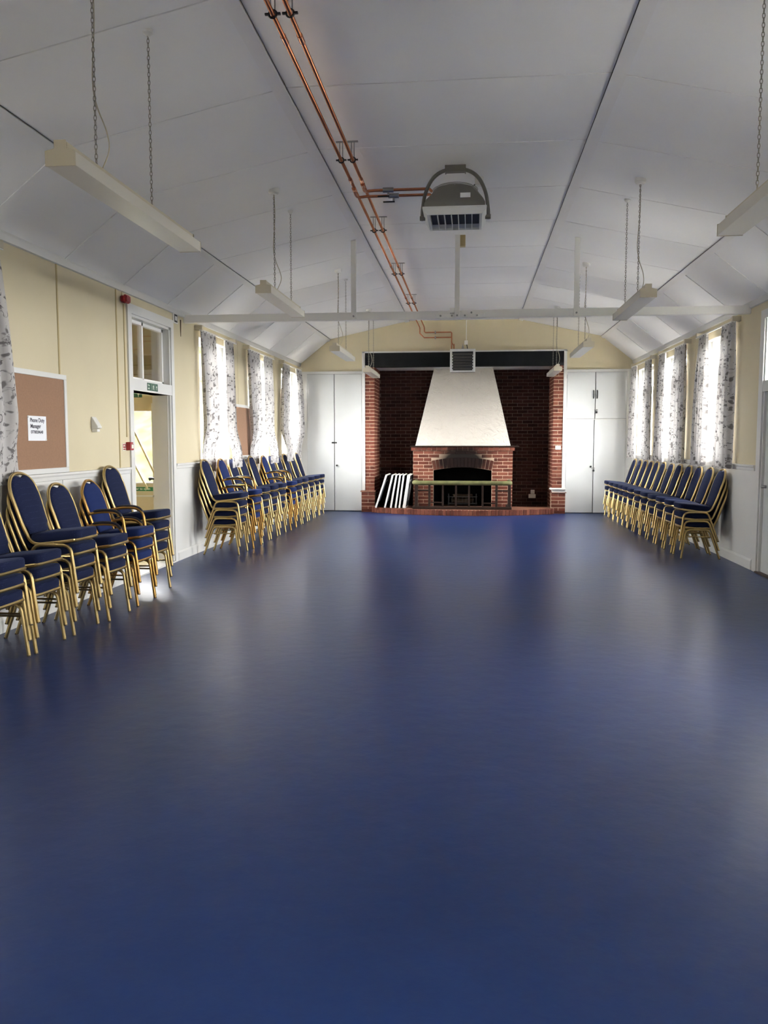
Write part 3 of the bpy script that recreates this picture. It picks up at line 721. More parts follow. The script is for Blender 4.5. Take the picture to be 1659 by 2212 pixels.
# hood
mb = MB(); b0, t0 = 1.012, 0.63; yb0, yt0 = YF-0.0, YF+0.30
g = 10; vs = []; fs = []
for i in range(g+1):
    z = 1.408+(3.075-1.408)*i/g; hw = b0+(t0-b0)*i/g; yy = yb0+(yt0-yb0)*i/g
    for j in range(g+1): vs.append((-hw+2*hw*j/g, yy+random.uniform(-.004, .004), z))
for i in range(g):
    for j in range(g): fs.append((i*(g+1)+j, i*(g+1)+j+1, (i+1)*(g+1)+j+1, (i+1)*(g+1)+j))
n0 = len(vs); vs += [(-b0, YR, 1.408), (b0, YR, 1.408), (t0, YR, 3.075), (-t0, YR, 3.075)]
L_ = [i*(g+1) for i in range(g+1)]; R_ = [i*(g+1)+g for i in range(g+1)]
fs += [tuple(L_+[n0+3, n0]), tuple(R_[::-1]+[n0+1, n0+2]), tuple(range(g+1))[::-1]+(n0, n0+1), tuple((g*(g+1)+j) for j in range(g+1))+(n0+2, n0+3)]
mb.add(vs, fs); mb.obj('hood', M_PLASTER, FP, smooth=True)
# hearth with soldier-brick edge bowed into the room
def hearth_y(x): return 17.32-(17.32-16.68)*math.cos(x/1.90*PI/2)**0.8
N = 24; arcp = [(-1.90+3.80*k/N, hearth_y(-1.90+3.80*k/N)+0.004) for k in range(N+1)]
MB().prism(arcp+[(1.90, YF+0.1), (-1.90, YF+0.1)], 'z', 0.0, 0.107).obj('hearth', [M_HEARTH], FP)
hb = MB().box(-0.0325, 0.0325, 0, 0.10, 0, 0.112).mesh('brick', M_BRICK, bevel=0.004)
# walk along the bow
fine = [(-1.90+3.80*k/800, hearth_y(-1.90+3.80*k/800)) for k in range(801)]
acc = 0.036; d = 0.0
for p, q in zip(fine, fine[1:]):
    sl = math.hypot(q[0]-p[0], q[1]-p[1]); d += sl
    if d >= acc:
        put('brick', hb, FP, (p[0], p[1]-0.004, 0.0), (0, 0, math.atan2(q[1]-p[1], q[0]-p[0]))); acc += 0.0755
MB().prism([(x, y+0.006) for x, y in arcp]+[(x, y+0.055) for x, y in arcp[::-1]], 'z', 0.0, 0.109).obj('mortar_bed', M_MORTAR, FP)
# fire basket with logs, dim in the opening
mb = MB()
for k in range(9): mb.box(-0.30+k*0.075-0.006, -0.30+k*0.075+0.006, 18.0, 18.012, 0.13, 0.30)
mb.box(-0.32, 0.32, 17.995, 18.015, 0.29, 0.305); mb.box(-0.32, 0.32, 17.995, 18.015, 0.14, 0.155); mb.box(-0.32, 0.32, 18.0, 18.3, 0.14, 0.15)
for s in (-1, 1):
    mb.box(s*0.30-0.01, s*0.30+0.01, 17.99, 18.02, 0.10, 0.36); mb.box(s*0.30-0.01, s*0.30+0.01, 18.28, 18.3, 0.10, 0.30)
tag(mb.obj('fire_basket', M_DARK), 'black iron fire basket inside the sooty fireplace opening', 'fire basket')
for k, (x, y, z, a) in enumerate(((-0.02, 18.085, 0.20, 0.02), (0.03, 18.193, 0.20, -0.02), (0.0, 18.14, 0.298, 0.3))):
    o = MB().tube([(-0.22, 0, 0), (-0.1, 0.01, 0.006), (0.05, -0.008, 0), (0.22, 0.0, 0.004)], [0.048, 0.052, 0.05, 0.046], 9).obj('log', M_LOG, smooth=True)
    o.location = (x, y, z); o.rotation_euler = (0, 0, a)
    tag(o, 'charred log in the fire basket, '+('lower one against the front bars', 'lower one towards the back', 'one lying across the other two')[k], 'log', 'logs in the fire basket')

# club fender
FE = thing('club_fender', 'dark wooden club fender with green padded rail in front of the fireplace', 'fender', (0, 0, 0))
fx = 0.985; fy0, fy1 = 16.98, YF-0.06; zb = 0.111
mb = MB(); mb.box(-fx-0.03, fx+0.03, fy0-0.04, fy0+0.05, zb, zb+0.055); mb.box(-fx-0.03, -fx+0.06, fy0, fy1, zb, zb+0.055); mb.box(fx-0.06, fx+0.03, fy0, fy1, zb, zb+0.055)
mb.obj('base', M_OAK, FE, bevel=0.008)
rail = [(-fx, fy1, .65), (-fx, fy0+0.08, .65), (-fx+0.02, fy0+0.02, .65), (-fx+0.08, fy0, .65)]+[(-0.8+1.6*k/8, fy0, .65) for k in range(9)]+[(fx-0.08, fy0, .65), (fx-0.02, fy0+0.02, .65), (fx, fy0+0.08, .65), (fx, fy1, .65)]
MB().tube(rail, 0.046, 12).obj('padded_rail', M_GREENPAD, FE, smooth='all')
for x in (-0.935, -0.665, -0.39, -0.12, 0.148, 0.423, 0.705, 0.965):
    w_ = 0.032 if abs(x) > 0.9 else 0.024
    if abs(x) < 0.5: w_ = 0.018
    MB().box(x-w_, x+w_, fy0-w_, fy0+w_, zb+0.05, .615).obj('post', M_OAK, FE, bevel=0.004)
for s in (-1, 1):
    MB().box(s*fx-0.02, s*fx+0.02, fy1-0.06, fy1-0.02, zb+0.05, .615).obj('post', M_OAK, FE)
    MB().box(s*0.935, s*0.665, fy0-0.01, fy0+0.01, 0.48, 0.51).obj('cross_bar', M_OAK, FE)
MB().box(-0.665, -0.39, fy0-0.01, fy0+0.01, 0.235, 0.26).obj('cross_bar', M_OAK, FE); MB().box(0.423, 0.705, fy0-0.01, fy0+0.01, 0.225, 0.25).obj('cross_bar', M_OAK, FE); MB().box(-0.12, 0.148, fy0-0.01, fy0+0.01, 0.25, 0.265).obj('cross_bar', M_OAK, FE)

# folded tables leaning against the brickwork
TB = [(-1.80, -1.575), (-1.61, -1.445), (-1.485, -1.365), (-1.385, -1.287), (-1.305, -1.212), (-1.205, -1.105)]
ORD = ['outermost and most tilted', 'second from outside', 'third from outside', 'fourth from outside', 'fifth from outside', 'innermost, nearest the fireplace']
for i, (xb_, xt_) in enumerate(TB):
    h = 0.69; lean = math.atan2(xt_-xb_, h); L = math.hypot(h, xt_-xb_); th = 0.036 if i < 5 else 0.062
    o = thing('folding_table', 'folded dark table with white edges leaning by the fireplace, '+ORD[i], 'table', (xb_, 17.16, 0.112), group='folded tables by the fireplace')
    o.rotation_euler = (0, lean, 0)
    dp = 0.80
    MB().box(-th/2+0.003, th/2-0.003, 0.02, dp-0.02, 0.012, L-0.012).obj('tabletop', M_TABLE, o)
    mb = MB(); e = th/2
    mb.box(-e, e, 0, 0.02, 0, L); mb.box(-e, e, dp-0.02, dp, 0, L); mb.box(-e, e, 0.02, dp-0.02, 0, 0.014); mb.box(-e, e, 0.02, dp-0.02, L-0.014, L)
    mb.obj('edge_band', M_EDGE, o, bevel=0.002)
    if i in (0, 1, 5):
        for yy in ((0.10, dp-0.12) if i < 5 else (0.10, 0.46)):
            mb = MB(); x = e+0.007
            mb.tube([(x, yy, L*0.2), (x, yy, L*0.80), (x+(0.018 if i < 5 else 0.004), yy+0.01, L*0.86)], 0.008, 8); mb.obj('folded_leg', M_STEEL, o, smooth=True)

# ------------------------------------------------------------------ cupboards built into the end wall
def cup_door(parent, x0, x1, z0, z1, nm='cupboard_door'):
    return MB().box(x0+0.003, x1-0.003, YB-0.052, YB-0.028, z0+0.003, z1-0.003).obj(nm, M_DOORW, parent, bevel=0.002)
CL = thing('cupboard', 'tall white two-door cupboard with black bolt beside the curtained corner', 'cupboard', (0, 0, 0))
mb = MB(); yc = YB-0.058
mb.box(-HW, -3.33, yc+0.005, YB, 0, 2.985); mb.box(-2.145, -2.14+0.005, yc, YB, 0, 2.985); mb.box(-3.33, -2.137, yc, YB, 2.93, 2.985); mb.box(-3.33, -2.137, YB-0.026, YB, 0, 2.985)
mb.obj('carcass', M_WHITE, CL)
MB().box(-3.33, -2.14, YB-0.045, YB-0.02, 0, 0.012).obj('plinth', M_DARK, CL)
d1 = cup_door(CL, -3.33, -2.745, 0.012, 2.928); d2 = cup_door(CL, -2.737, -2.148, 0.012, 2.928)
MB().box(-2.745, -2.737, YB-0.030, YB-0.024, 0.01, 2.93).obj('door_gap', M_DARK, CL)
MB().box(-3.33, -2.147, YB-0.050, YB-0.03, 2.925, 2.931).obj('door_gap', M_JOINT, CL)
mb = MB(); mb.box(-2.80, -2.685, YB-0.066, YB-0.05, 1.462, 1.485); mb.box(-2.792, -2.755, YB-0.075, YB-0.05, 1.455, 1.49); mb.box(-2.715, -2.690, YB-0.075, YB-0.05, 1.455, 1.49)
mb.obj('bolt', M_DARK, d2, bevel=0.003)
mb = MB(); mb.cyl((-2.685, YB-0.052, 0.985), 0.008, -0.03, 'y', 10); mb.cyl((-2.685, YB-0.08, 0.985), 0.02, -0.02, 'y', 14); mb.obj('knob', M_DARK, d2, smooth=True)
for z in (0.35, 1.45, 2.6):
    MB().cyl((-2.145, YB-0.060, z), 0.006, 0.08, 'z', 8).obj('hinge', M_WHITE, d2); MB().cyl((-3.333, YB-0.058, z), 0.006, 0.08, 'z', 8).obj('hinge', M_WHITE, d1)
CR = thing('cupboard', 'tall white four-door cupboard with black pull handles and padlocks', 'cupboard', (0, 0, 0))
mb = MB(); mb.box(3.36, HW, yc+0.005, YB, 0, 2.985); mb.box(2.137, 2.145, yc, YB, 0, 2.985); mb.box(2.137, 3.36, yc, YB, 2.93, 2.985); mb.box(2.137, 3.36, YB-0.026, YB, 0, 2.985)
mb.box(2.145, 3.36, YB-0.050, YB, 1.945, 1.97)
mb.obj('carcass', M_WHITE, CR)
MB().box(2.14, 3.36, YB-0.045, YB-0.02, 0, 0.012).obj('plinth', M_DARK, CR)
xm = 2.722
tl = cup_door(CR, 2.147, xm, 1.972, 2.928); tr = cup_door(CR, xm+0.01, 3.36, 1.972, 2.928); bl = cup_door(CR, 2.147, xm-0.012, 0.012, 1.943); br = cup_door(CR, xm-0.004, 3.36, 0.012, 1.943)
MB().box(xm, xm+0.01, YB-0.030, YB-0.024, 1.97, 2.93).obj('door_gap', M_DARK, CR); MB().box(xm-0.012, xm-0.004, YB-0.030, YB-0.024, 0.01, 1.945).obj('door_gap', M_DARK, CR)
MB().box(2.147, 3.36, YB-0.053, YB-0.03, 1.968, 1.974).obj('door_gap', M_JOINT, CR); MB().box(2.147, 3.36, YB-0.0515, YB-0.03, 2.926, 2.931).obj('door_gap', M_JOINT, CR)
for dx, dd in ((-0.032, tl), (0.042, tr)):
    x = xm+dx; yy = YB-0.052
    MB().tube(spline([(x, yy+0.002, 2.39), (x, yy-0.028, 2.41), (x, yy-0.034, 2.47), (x, yy-0.028, 2.53), (x, yy+0.002, 2.55)], 4), 0.012, 8).obj('pull_handle', M_DARK, dd, smooth=True)
def padlock(x, z, parent, tilt=0.2):
    yy = YB-0.052
    mb = MB(); mb.box(x-0.045, x+0.03, yy-0.008, yy+0.001, z+0.012, z+0.032)
    mb.tube(spline([(x-0.012, yy-0.02, z-0.01), (x-0.012, yy-0.02, z+0.02), (x, yy-0.02, z+0.032), (x+0.012, yy-0.02, z+0.02), (x+0.012, yy-0.02, z-0.01)], 4), 0.004, 6); mb.obj('hasp', M_STEEL, parent)
    MB().box(x-0.02, x+0.02, yy-0.03, yy-0.009, z-0.05, z-0.008).obj('padlock', M_DARK, parent, bevel=0.005)
padlock(xm+0.03, 2.13, tr); padlock(xm-0.005, 0.925, br)
mb = MB(); x, z = xm-0.055, 0.985; mb.cyl((x, YB-0.05, z), 0.010, -0.03, 'y', 10); mb.tube([(x, YB-0.085, z), (x-0.028, YB-0.085, z-0.02)], [0.02, 0.016], 10); mb.obj('knob', M_DARK, bl, smooth=True)
for z in (2.1, 2.8): MB().cyl((2.142, YB-0.062, z), 0.006, 0.08, 'z', 8).obj('hinge', M_STEEL, tl)
for z in (0.3, 1.7): MB().cyl((2.142, YB-0.062, z), 0.006, 0.08, 'z', 8).obj('hinge', M_STEEL, bl)

# ------------------------------------------------------------------ tie beam and posts
TBM = thing('tie_beam', 'white timber tie beam with three posts spanning the hall', 'beam', (0, 0, 0))
yb_ = 10.43
MB().box(-HW+0.0, 0.36, yb_, yb_+0.075, 3.028, 3.125).obj('plank', M_TIMBER, TBM, bevel=0.004)
MB().box(0.06, HW, yb_-0.012, yb_+0.07, 3.033, 3.13).obj('plank', M_TIMBER, TBM, bevel=0.004)
MB().box(-0.26, 0.34, yb_-0.02, yb_-0.002, 3.035, 3.085).obj('splice_plate', M_TIMBER, TBM, bevel=0.003)
MB().box(-0.085, -0.03, yb_-0.05, yb_+0.03, 3.088, 3.15).obj('block', M_TIMBER, TBM, bevel=0.003)
MB().box(-0.025, 0.035, yb_-0.045, yb_-0.002, 3.04, ZF+0.005).obj('post', M_TIMBER, TBM, bevel=0.003)
slope_z = lambda x: ZF-(abs(x)-XF)*(ZF-ZK)/(XK-XF)
for x in (-1.285, 1.45):
    MB().box(x-0.032, x+0.032, yb_-0.04, yb_-0.0, 3.03, slope_z(x)+0.02).obj('post', M_TIMBER, TBM, bevel=0.003)
for x, z in ((-0.2, 3.06), (-0.06, 3.06), (0.005, 3.06), (0.10, 3.06), (0.18, 3.095), (0.25, 3.06), (-1.285, 3.07), (1.45, 3.07)):
    MB().cyl((x, yb_-0.035 if abs(x) < 0.5 and x != 0.005 else yb_-0.055, z), 0.012, 0.03, 'y', 8).obj('bolt', M_STEEL, TBM)
MB().box(0.02, 0.10, yb_-0.03, yb_+0.06, 3.90, ZF+0.005).obj('bearing_block', M_STRIP, TBM, bevel=0.003)

# ------------------------------------------------------------------ copper pipes under the ceiling
def pipe(path, r, name, parent, m_=None): return MB().tube(path, r, 10).obj(name, m_ or M_COPPER, parent, smooth='all')
def hanger(parent, x, y, z):
    mb = MB(); mb.box(x-0.045, x+0.045, y-0.012, y+0.012, ZF-0.006, ZF+0.004); mb.cyl((x-0.012, y, z), 0.004, ZF-z, 'z', 6); mb.cyl((x+0.012, y, z), 0.004, ZF-z, 'z', 6)
    mb.obj('hanger', M_STEEL, parent)
    mb = MB(); mb.tube([(x+0.022*math.cos(a), y, z+0.022*math.sin(a)) for a in [k*PI/6 for k in range(12)]], 0.006, 6, closed=True)
    mb.box(x-0.044, x-0.02, y-0.008, y+0.008, z-0.005, z+0.005); mb.box(x+0.02, x+0.044, y-0.008, y+0.008, z-0.005, z+0.005)
    mb.obj('clip', M_DARK, parent)
ZP = 3.879; HY = [4.70, 7.11, 9.47, 11.92, 14.45]
for k, (x, lab) in enumerate(((-0.914, 'long copper heating pipe under the ceiling, the one nearer the batten'), (-0.816, 'long copper heating pipe under the ceiling, the one nearer the heaters'))):
    P = thing('copper_pipe', lab, 'pipe', (0, 0, 0))
    zl = 3.673 if k == 0 else 3.775; yw = YB-(0.040 if k == 0 else 0.078)
    run = [(x, Y0, ZP), (x, yw-0.04, ZP)]+spline([(x, yw-0.04, ZP), (x-0.005*0, yw, ZP-0.04), (x, yw, ZP-0.08)], 3)[1:]
    zd = min(ZP-0.084, zl+0.09)
    run += [(x, yw, zd), (x+(zd-zl), yw, zl), (-0.26, yw, zl), (-0.245, yw, zl-0.015), (-0.245, yw, 3.56)]
    run += [(-0.245, yw-0.03, 3.50), (-0.245, 17.30, 3.46), (-0.235, 17.16, 3.455), (-0.235, 17.13, 3.43), (-0.235, 17.13, 3.355)] if k == 0 else [(-0.215, yw-0.03, 3.51), (-0.19, 17.30, 3.475), (-0.185, 17.08, 3.47), (-0.185, 17.05, 3.44), (-0.185, 17.05, 3.355)]
    pipe(run, 0.0135, 'run', P)
    for y in HY: hanger(P, x, y, ZP)
    for y in (4.95, 7.62, 11.35, 13.85): MB().cyl((x, y, ZP), 0.018, 0.09, 'y', 10).obj('coupling', M_FITTING, P, smooth=True)
    # branch to the ceiling heater
    ybr = 7.94 if k else 8.06
    zbr = ZP-0.012 if k else ZP-0.03
    br_ = spline([(x, ybr-0.16, ZP-0.02), (x, ybr-0.08, ZP-0.035), (x+0.02, ybr-0.02, zbr-0.01), (x+0.09, ybr, zbr)], 4)+[(-0.27, ybr, zbr), (-0.215, ybr, zbr), (-0.19, ybr-0.02, zbr-0.03)]
    pipe(br_, 0.0135, 'branch', P)
    MB().cyl((x, ybr-0.21, ZP-0.012), 0.021, 0.09, 'y', 10).obj('tee', M_FITTING, P, smooth=True)
    mb = MB(); xv = -0.60 if k else -0.56; mb.cyl((xv-0.05, ybr, zbr), 0.024, 0.10, 'x', 10); mb.cyl((xv, ybr, zbr-0.05), 0.010, 0.05, 'z', 8); V = mb.obj('valve', M_STEEL, P, smooth=True)
    MB().box(xv-0.10, xv+0.01, ybr-0.008, ybr+0.008, zbr-0.062, zbr-0.050).obj('lever', M_DARK, V)
    MB().box(-0.60, -0.575, yw-0.02, YB, zl-0.03, zl+0.03).obj('wall_clip', M_STEEL, P)
o = thing('copper_pipe', 'thin copper pipe running low along the wall behind the stacked chairs', 'pipe', (0, 0, 0))
MB().tube([(-HW+0.04, Y0+0.5, 0.21), (-HW+0.04, 8.55, 0.21)], 0.011, 8).obj('run', M_COPPER, o, smooth=True)
for y in (3.2, 4.6, 6.0, 7.4): MB().box(-HW, -HW+0.05, y-0.01, y+0.01, 0.195, 0.225).obj('wall_clip', M_STEEL, o)

# ------------------------------------------------------------------ heaters
H1 = thing('unit_heater', 'grey and white unit heater hanging from the ceiling on a hooped bracket', 'heater', (0.03, 7.83, 0))
zf_ = 3.60; hw = 0.285
mb = MB(); mb.box(-0.09, 0.09, -0.035, 0.035, ZF-0.055, ZF+0.003); mb.box(-0.095, -0.085, -0.045, 0.045, ZF-0.06, ZF); mb.box(0.085, 0.095, -0.045, 0.045, ZF-0.06, ZF); mb.obj('mount_plate', M_HGREY, H1, bevel=0.003)
yoke = spline([(-0.305, 0, zf_-0.05), (-0.30, 0, zf_+0.05), (-0.272, 0, zf_+0.20), (-0.20, 0, zf_+0.33), (-0.085, 0, ZF-0.035), (0.085, 0, ZF-0.035), (0.20, 0, zf_+0.33), (0.272, 0, zf_+0.20), (0.30, 0, zf_+0.05), (0.305, 0, zf_-0.05)], 5)
MB().tube(yoke, 0.017, 8, ref=(0, 1, 0), rot=PI/8).obj('hoop_bracket', M_HGREY, H1, smooth=True)
for s in (-1, 1): MB().cyl((s*0.275, 0, zf_-0.03), 0.022, s*0.05, 'x', 10).obj('pivot_bolt', M_HGREY, H1)
# casing: square flange tapering up to a round fan ring
vs = []; fs = []; n = 24
sq = []
for k in range(n):
    a = 2*PI*k/n+PI/4; c, s_ = math.cos(a), math.sin(a); q = 1/max(abs(c), abs(s_)); sq.append((c*q*0.27, s_*q*0.27, a))
for (sca, z, rd) in ((1, zf_-0.01, 0), (1, zf_+0.03, 0), (0.93, zf_+0.07, 0), (1, zf_+0.21, 1)):
    for x, y, a in sq:
        vs.append((0.20*math.cos(a), 0.20*math.sin(a), z) if rd else (x*sca, y*sca, z))
for r_i in range(3):
    for k in range(n): fs.append((r_i*n+k, r_i*n+(k+1) % n, (r_i+1)*n+(k+1) % n, (r_i+1)*n+k))
fs.append(tuple(3*n+k for k in range(n)))
MB().add(vs, fs).obj('casing', M_HGREY, H1, smooth=True)
mb = MB()
for r in (0.07, 0.12, 0.17, 0.205): mb.tube([(r*math.cos(k*PI/12), r*math.sin(k*PI/12), zf_+0.235-(0.02 if r > 0.2 else 0)) for k in range(24)], 0.004, 5, closed=True)
for k in range(8): mb.tube([(0.03*math.cos(k*PI/4), 0.03*math.sin(k*PI/4), zf_+0.24), (0.205*math.cos(k*PI/4), 0.205*math.sin(k*PI/4), zf_+0.205)], 0.004, 5)
mb.cyl((0, 0, zf_+0.20), 0.06, 0.05, 'z', 14); mb.obj('fan_guard', M_STEEL, H1)
MB().box(0.05, 0.14, -0.262, -0.2555, zf_+0.075, zf_+0.115).obj('rating_label', M_PAPER, H1)
# discharge cone with vanes, blowing down
vs = []; fs = []
rings = [(0.285, -0.275, 0.275, zf_), (0.285, -0.275, 0.275, zf_-0.018), (0.245, -0.262, 0.31, zf_-0.070)]
for hx, ya_, yb2, z in rings: vs += [(-hx, ya_, z), (hx, ya_, z), (hx, yb2, z), (-hx, yb2, z)]
for r_i in range(2):
    for k in range(4): fs.append((r_i*4+k, r_i*4+(k+1) % 4, (r_i+1)*4+(k+1) % 4, (r_i+1)*4+k))
inner = [(0.222, -0.250, 0.298, zf_-0.070), (0.222, -0.250, 0.298, zf_-0.002)]
for hx, ya_, yb2, z in inner: vs += [(-hx, ya_, z), (hx, ya_, z), (hx, yb2, z), (-hx, yb2, z)]
for k in range(4): fs.append((8+k, 8+(k+1) % 4, 12+(k+1) % 4, 12+k)); fs.append((12+k, 12+(k+1) % 4, 16+(k+1) % 4, 16+k))
fs.append((0, 1, 2, 3))
MB().add(vs, fs).obj('outlet_cone', M_HWHITE, H1)
MB().box(-0.221, 0.221, -0.249, 0.297, zf_-0.020, zf_-0.003).obj('coil', M_VOID, H1)
for k in range(6):
    x = -0.155+k*0.062; MB().box(x-0.003, x+0.003, -0.249, 0.297, zf_-0.069, zf_-0.02).obj('vane', M_HWHITE, H1)
o = thing('junction_box', 'small white junction box on the ceiling beside the hooped heater', 'junction box', (0.25, 8.2, ZF+0.002))
MB().box(-0.042, 0.042, -0.042, 0.042, 0, -0.075).obj('body', M_PLASTIC, o, bevel=0.006)
MB().tube(spline([(-0.03, -0.02, -0.06), (-0.10, -0.08, -0.13), (-0.15, -0.15, -0.20), (-0.16, -0.20, -0.26)], 5), 0.006, 6).obj('flex', M_DARK, o, smooth=True)

H2 = thing('unit_heater', 'white square unit heater with dark louvres in front of the black lintel', 'heater', (-0.005, 16.9, 2.90))
mb = MB(); W2 = 0.255; hh = 0.457
mb.box(-W2, -W2+0.045, 0, 0.05, 0, hh); mb.box(W2-0.045, W2, 0, 0.05, 0, hh); mb.box(-W2+0.045, W2-0.045, 0, 0.05, hh-0.05, hh); mb.box(-W2+0.045, W2-0.045, 0, 0.05, 0, 0.03)
mb.obj('bezel', M_HWHITE, H2, bevel=0.004)
MB().box(-W2+0.005, W2-0.005, 0.05, 0.32, 0.005, hh+0.008).obj('casing', M_HGREY, H2, bevel=0.006)
MB().box(-W2+0.04, W2-0.04, 0.035, 0.05, 0.02, hh-0.04).obj('coil', M_VOID, H2)
for k in range(6):
    z = 0.045+k*0.057
    MB().prism([(0.005, z), (0.0, z+0.006), (0.03, z+0.048), (0.036, z+0.044)], 'x', -W2+0.055, W2-0.055).obj('louvre', M_LOUVRE, H2)
    for s in (-1, 1): MB().box(s*(W2-0.045), s*(W2-0.062), 0.0, 0.03, z-0.010, z+0.006).obj('louvre_clip', M_HWHITE, H2)
mb = MB(); mb.prism([(-0.03, hh), (0.03, hh), (0.0, hh+0.13)], 'y', 0.15, 0.16); mb.obj('bracket', M_STEEL, H2)
MB().tube([(0.068, 0.14, hh+0.17), (0.068, 0.14, ZF-2.90)], 0.008, 8).obj('drop_rod', M_PLASTIC, H2)
MB().box(0.03, 0.10, 0.11, 0.17, hh+0.10, hh+0.18).obj('isolator', M_PLASTIC, H2, bevel=0.004)
MB().tube([(0.08, 0.14, hh+0.10), (0.10, 0.14, hh)], 0.008, 6).obj('flex', M_DARK, H2)

# ------------------------------------------------------------------ hanging lights
def link_chain(z0, z1, x, y):
    mb = MB(); pitch = 0.023; n = max(2, int((z1-z0)/pitch)); pitch = (z1-z0)/n
    for k in range(n):
        zc = z0+(k+0.5)*pitch; a = PI/2*(k % 2)
        pts = []
        for t_ in range(8):
            q = 2*PI*t_/8; u = 0.0070*math.cos(q); v = pitch*0.66*math.sin(q)
            pts.append((x+u*math.cos(a), y+u*math.sin(a), zc+v))
        mb.tube(pts, 0.0021, 4, closed=True)
    return mb
LIGHTS = [(-1.70, 3.76, 5.54, 2.795, (4.14, 4.87), 'twin-chain strip light nearest the notice, over the chairs before the doorway'),
          (-1.70, 7.50, 9.02, 2.865, (7.955, 8.68), 'strip light over the porch doorway side, before the white beam'),
          (-1.69, 11.36, 12.88, 2.75, (11.70, 12.40), 'strip light just past the white beam on the noticeboard side'),
          (-1.70, 14.95, 16.42, 2.755, (15.22, 15.95), 'strip light beside the two-door cupboard end of the black lintel'),
          (1.70, 3.62, 5.16, 2.725, (3.95, 4.70), 'strip light opposite the pinned notice, before the fanlight door'),
          (1.715, 7.50, 8.90, 2.765, (7.99, 8.63), 'strip light on the fanlight door side, before the white beam'),
          (1.715, 11.20, 12.70, 2.75, (11.61, 12.31), 'strip light just past the white beam above the three-high chair stacks'),
          (1.70, 15.0, 16.45, 2.755, (15.30, 15.95), 'strip light beside the four-door cupboard end of the black lintel')]
for (x, a, b, z, ch, lab) in LIGHTS:
    o = thing('strip_light', lab, 'light', (x, 0, z), group='hanging strip lights')
    hw = 0.071
    MB().prism([(-hw, 0.0), (hw, 0.0), (hw, 0.062), (0.030, 0.072), (-0.030, 0.072), (-hw, 0.062)], 'y', a+0.008, b-0.008).obj('diffuser', M_DIFF, o)
    MB().box(-0.027, 0.027, a+0.02, b-0.02, 0.072, 0.112).obj('spine', M_LIGHT, o, bevel=0.003)
    for y0, y1 in ((a, a+0.008), (b-0.008, b)):
        mb = MB(); mb.prism([(-hw-0.002, -0.003), (hw+0.002, -0.003), (hw+0.002, 0.066), (0.028, 0.076), (0.028, 0.114), (-0.028, 0.114), (-0.028, 0.076), (-hw-0.002, 0.066)], 'y', y0, y1)
        mb.obj('end_cap', M_LIGHT, o)
    for k, y in enumerate(ch):
        zc = slope_z(x)-z
        link_chain(0.105, zc-0.02, 0.0, y).obj('chain', M_CHAIN, o)
        if k == 0 and x > 0 or k == 0 and a > 7:
            MB().tube([(0, y, zc-0.045), (0, y, zc-0.03), (0, y, zc+0.02)], [0.035, 0.05, 0.052], 16).obj('ceiling_rose', M_PLASTIC, o, smooth=True)
        else:
            MB().tube([(0, y, zc-0.03), (0, y, zc-0.012), (0, y, zc+0.02)], [0.008, 0.03, 0.03], 12).obj('hook_plate', M_PLASTIC, o, smooth=True)
    y = ch[0]; zc = slope_z(x)-z
    cab = [(0.0, y+0.006, zc-0.03), (0.006, y+0.008, zc*0.75), (-0.012, y+0.008, zc*0.5), (0.004, y+0.01, zc*0.38), (0.05, y+0.02, zc*0.26), (0.055, y+0.03, 0.20), (0.015, y+0.03, 0.108)]
    MB().tube(spline(cab, 5), 0.0035, 6).obj('flex', M_LIGHT, o, smooth='all')

# ------------------------------------------------------------------ noticeboards, notice, wall fittings
def noticeboard(label, y0, y1, z0, z1):
    o = thing('noticeboard', label, 'noticeboard', (-HW, 0, 0)); f = 0.045; d = 0.018
    MB().box(0, 0.010, y0+f*0.5, y1-f*0.5, z0+f*0.5, z1-f*0.5).obj('cork_panel', M_CORK, o)
    for q in ((y0, y1, z1-f, z1), (y0, y1, z0, z0+f), (y0, y0+f, z0+f, z1-f), (y1-f, y1, z0+f, z1-f)):
        MB().box(0, d, *q).obj('frame_rail', M_WHITE, o, bevel=0.003)
    return o
noticeboard('large cork noticeboard in white frame with a paper notice pinned on it', 5.98, 7.258, 1.236, 2.117)
noticeboard('bare cork noticeboard between two curtained windows', 12.60, 13.66, 1.236, 2.095)
o = thing('paper_notice', 'white paper notice with bold handwriting-style print pinned to the cork board', 'notice', (-HW+0.0115, 6.725, 1.522), PI/2)
MB().box(-0.15, 0.15, 0, -0.0015, 0, 0.21).obj('sheet', M_PAPER, o)
for t_, x, z, s_ in (('Phone Duty', -0.118, 0.158, 0.049), ('Manager', -0.112, 0.108, 0.049), ('07708284640', -0.105, 0.062, 0.036)):
    put('lettering', text_mesh(t_, s_, M_INK, ext=0.0003), o, (x, -0.0022, z), (PI/2, 0, 0))
MB().cyl((-0.14, -0.001, 0.2), 0.006, -0.006, 'y', 8).obj('pin', M_PLASTIC, o); MB().cyl((0.14, -0.001, 0.008), 0.008, -0.004, 'y', 8).obj('pin', M_PLASTIC, o)
o = thing('wall_sensor', 'white wedge-shaped sensor on the wall between noticeboard and doorway', 'sensor', (-HW, 7.80, 1.63))
MB().prism([(0, 0.0), (0.07, 0.015), (0.07, 0.03), (0.012, 0.125), (0, 0.125)], 'y', -0.045, 0.045).obj('body', M_PLASTIC, o, bevel=0.004)
MB().box(0.0, 0.055, -0.03, 0.03, -0.022, 0.004).obj('base', M_PLASTIC, o, bevel=0.003)
o = thing('alarm_sounder', 'dark red alarm sounder high on the wall by the doorway', 'alarm', (-HW, 8.56, 2.965))
MB().box(0, 0.03, -0.05, 0.05, 0.012, 0.088).obj('back_box', M_RED, o, bevel=0.012, seg=2)
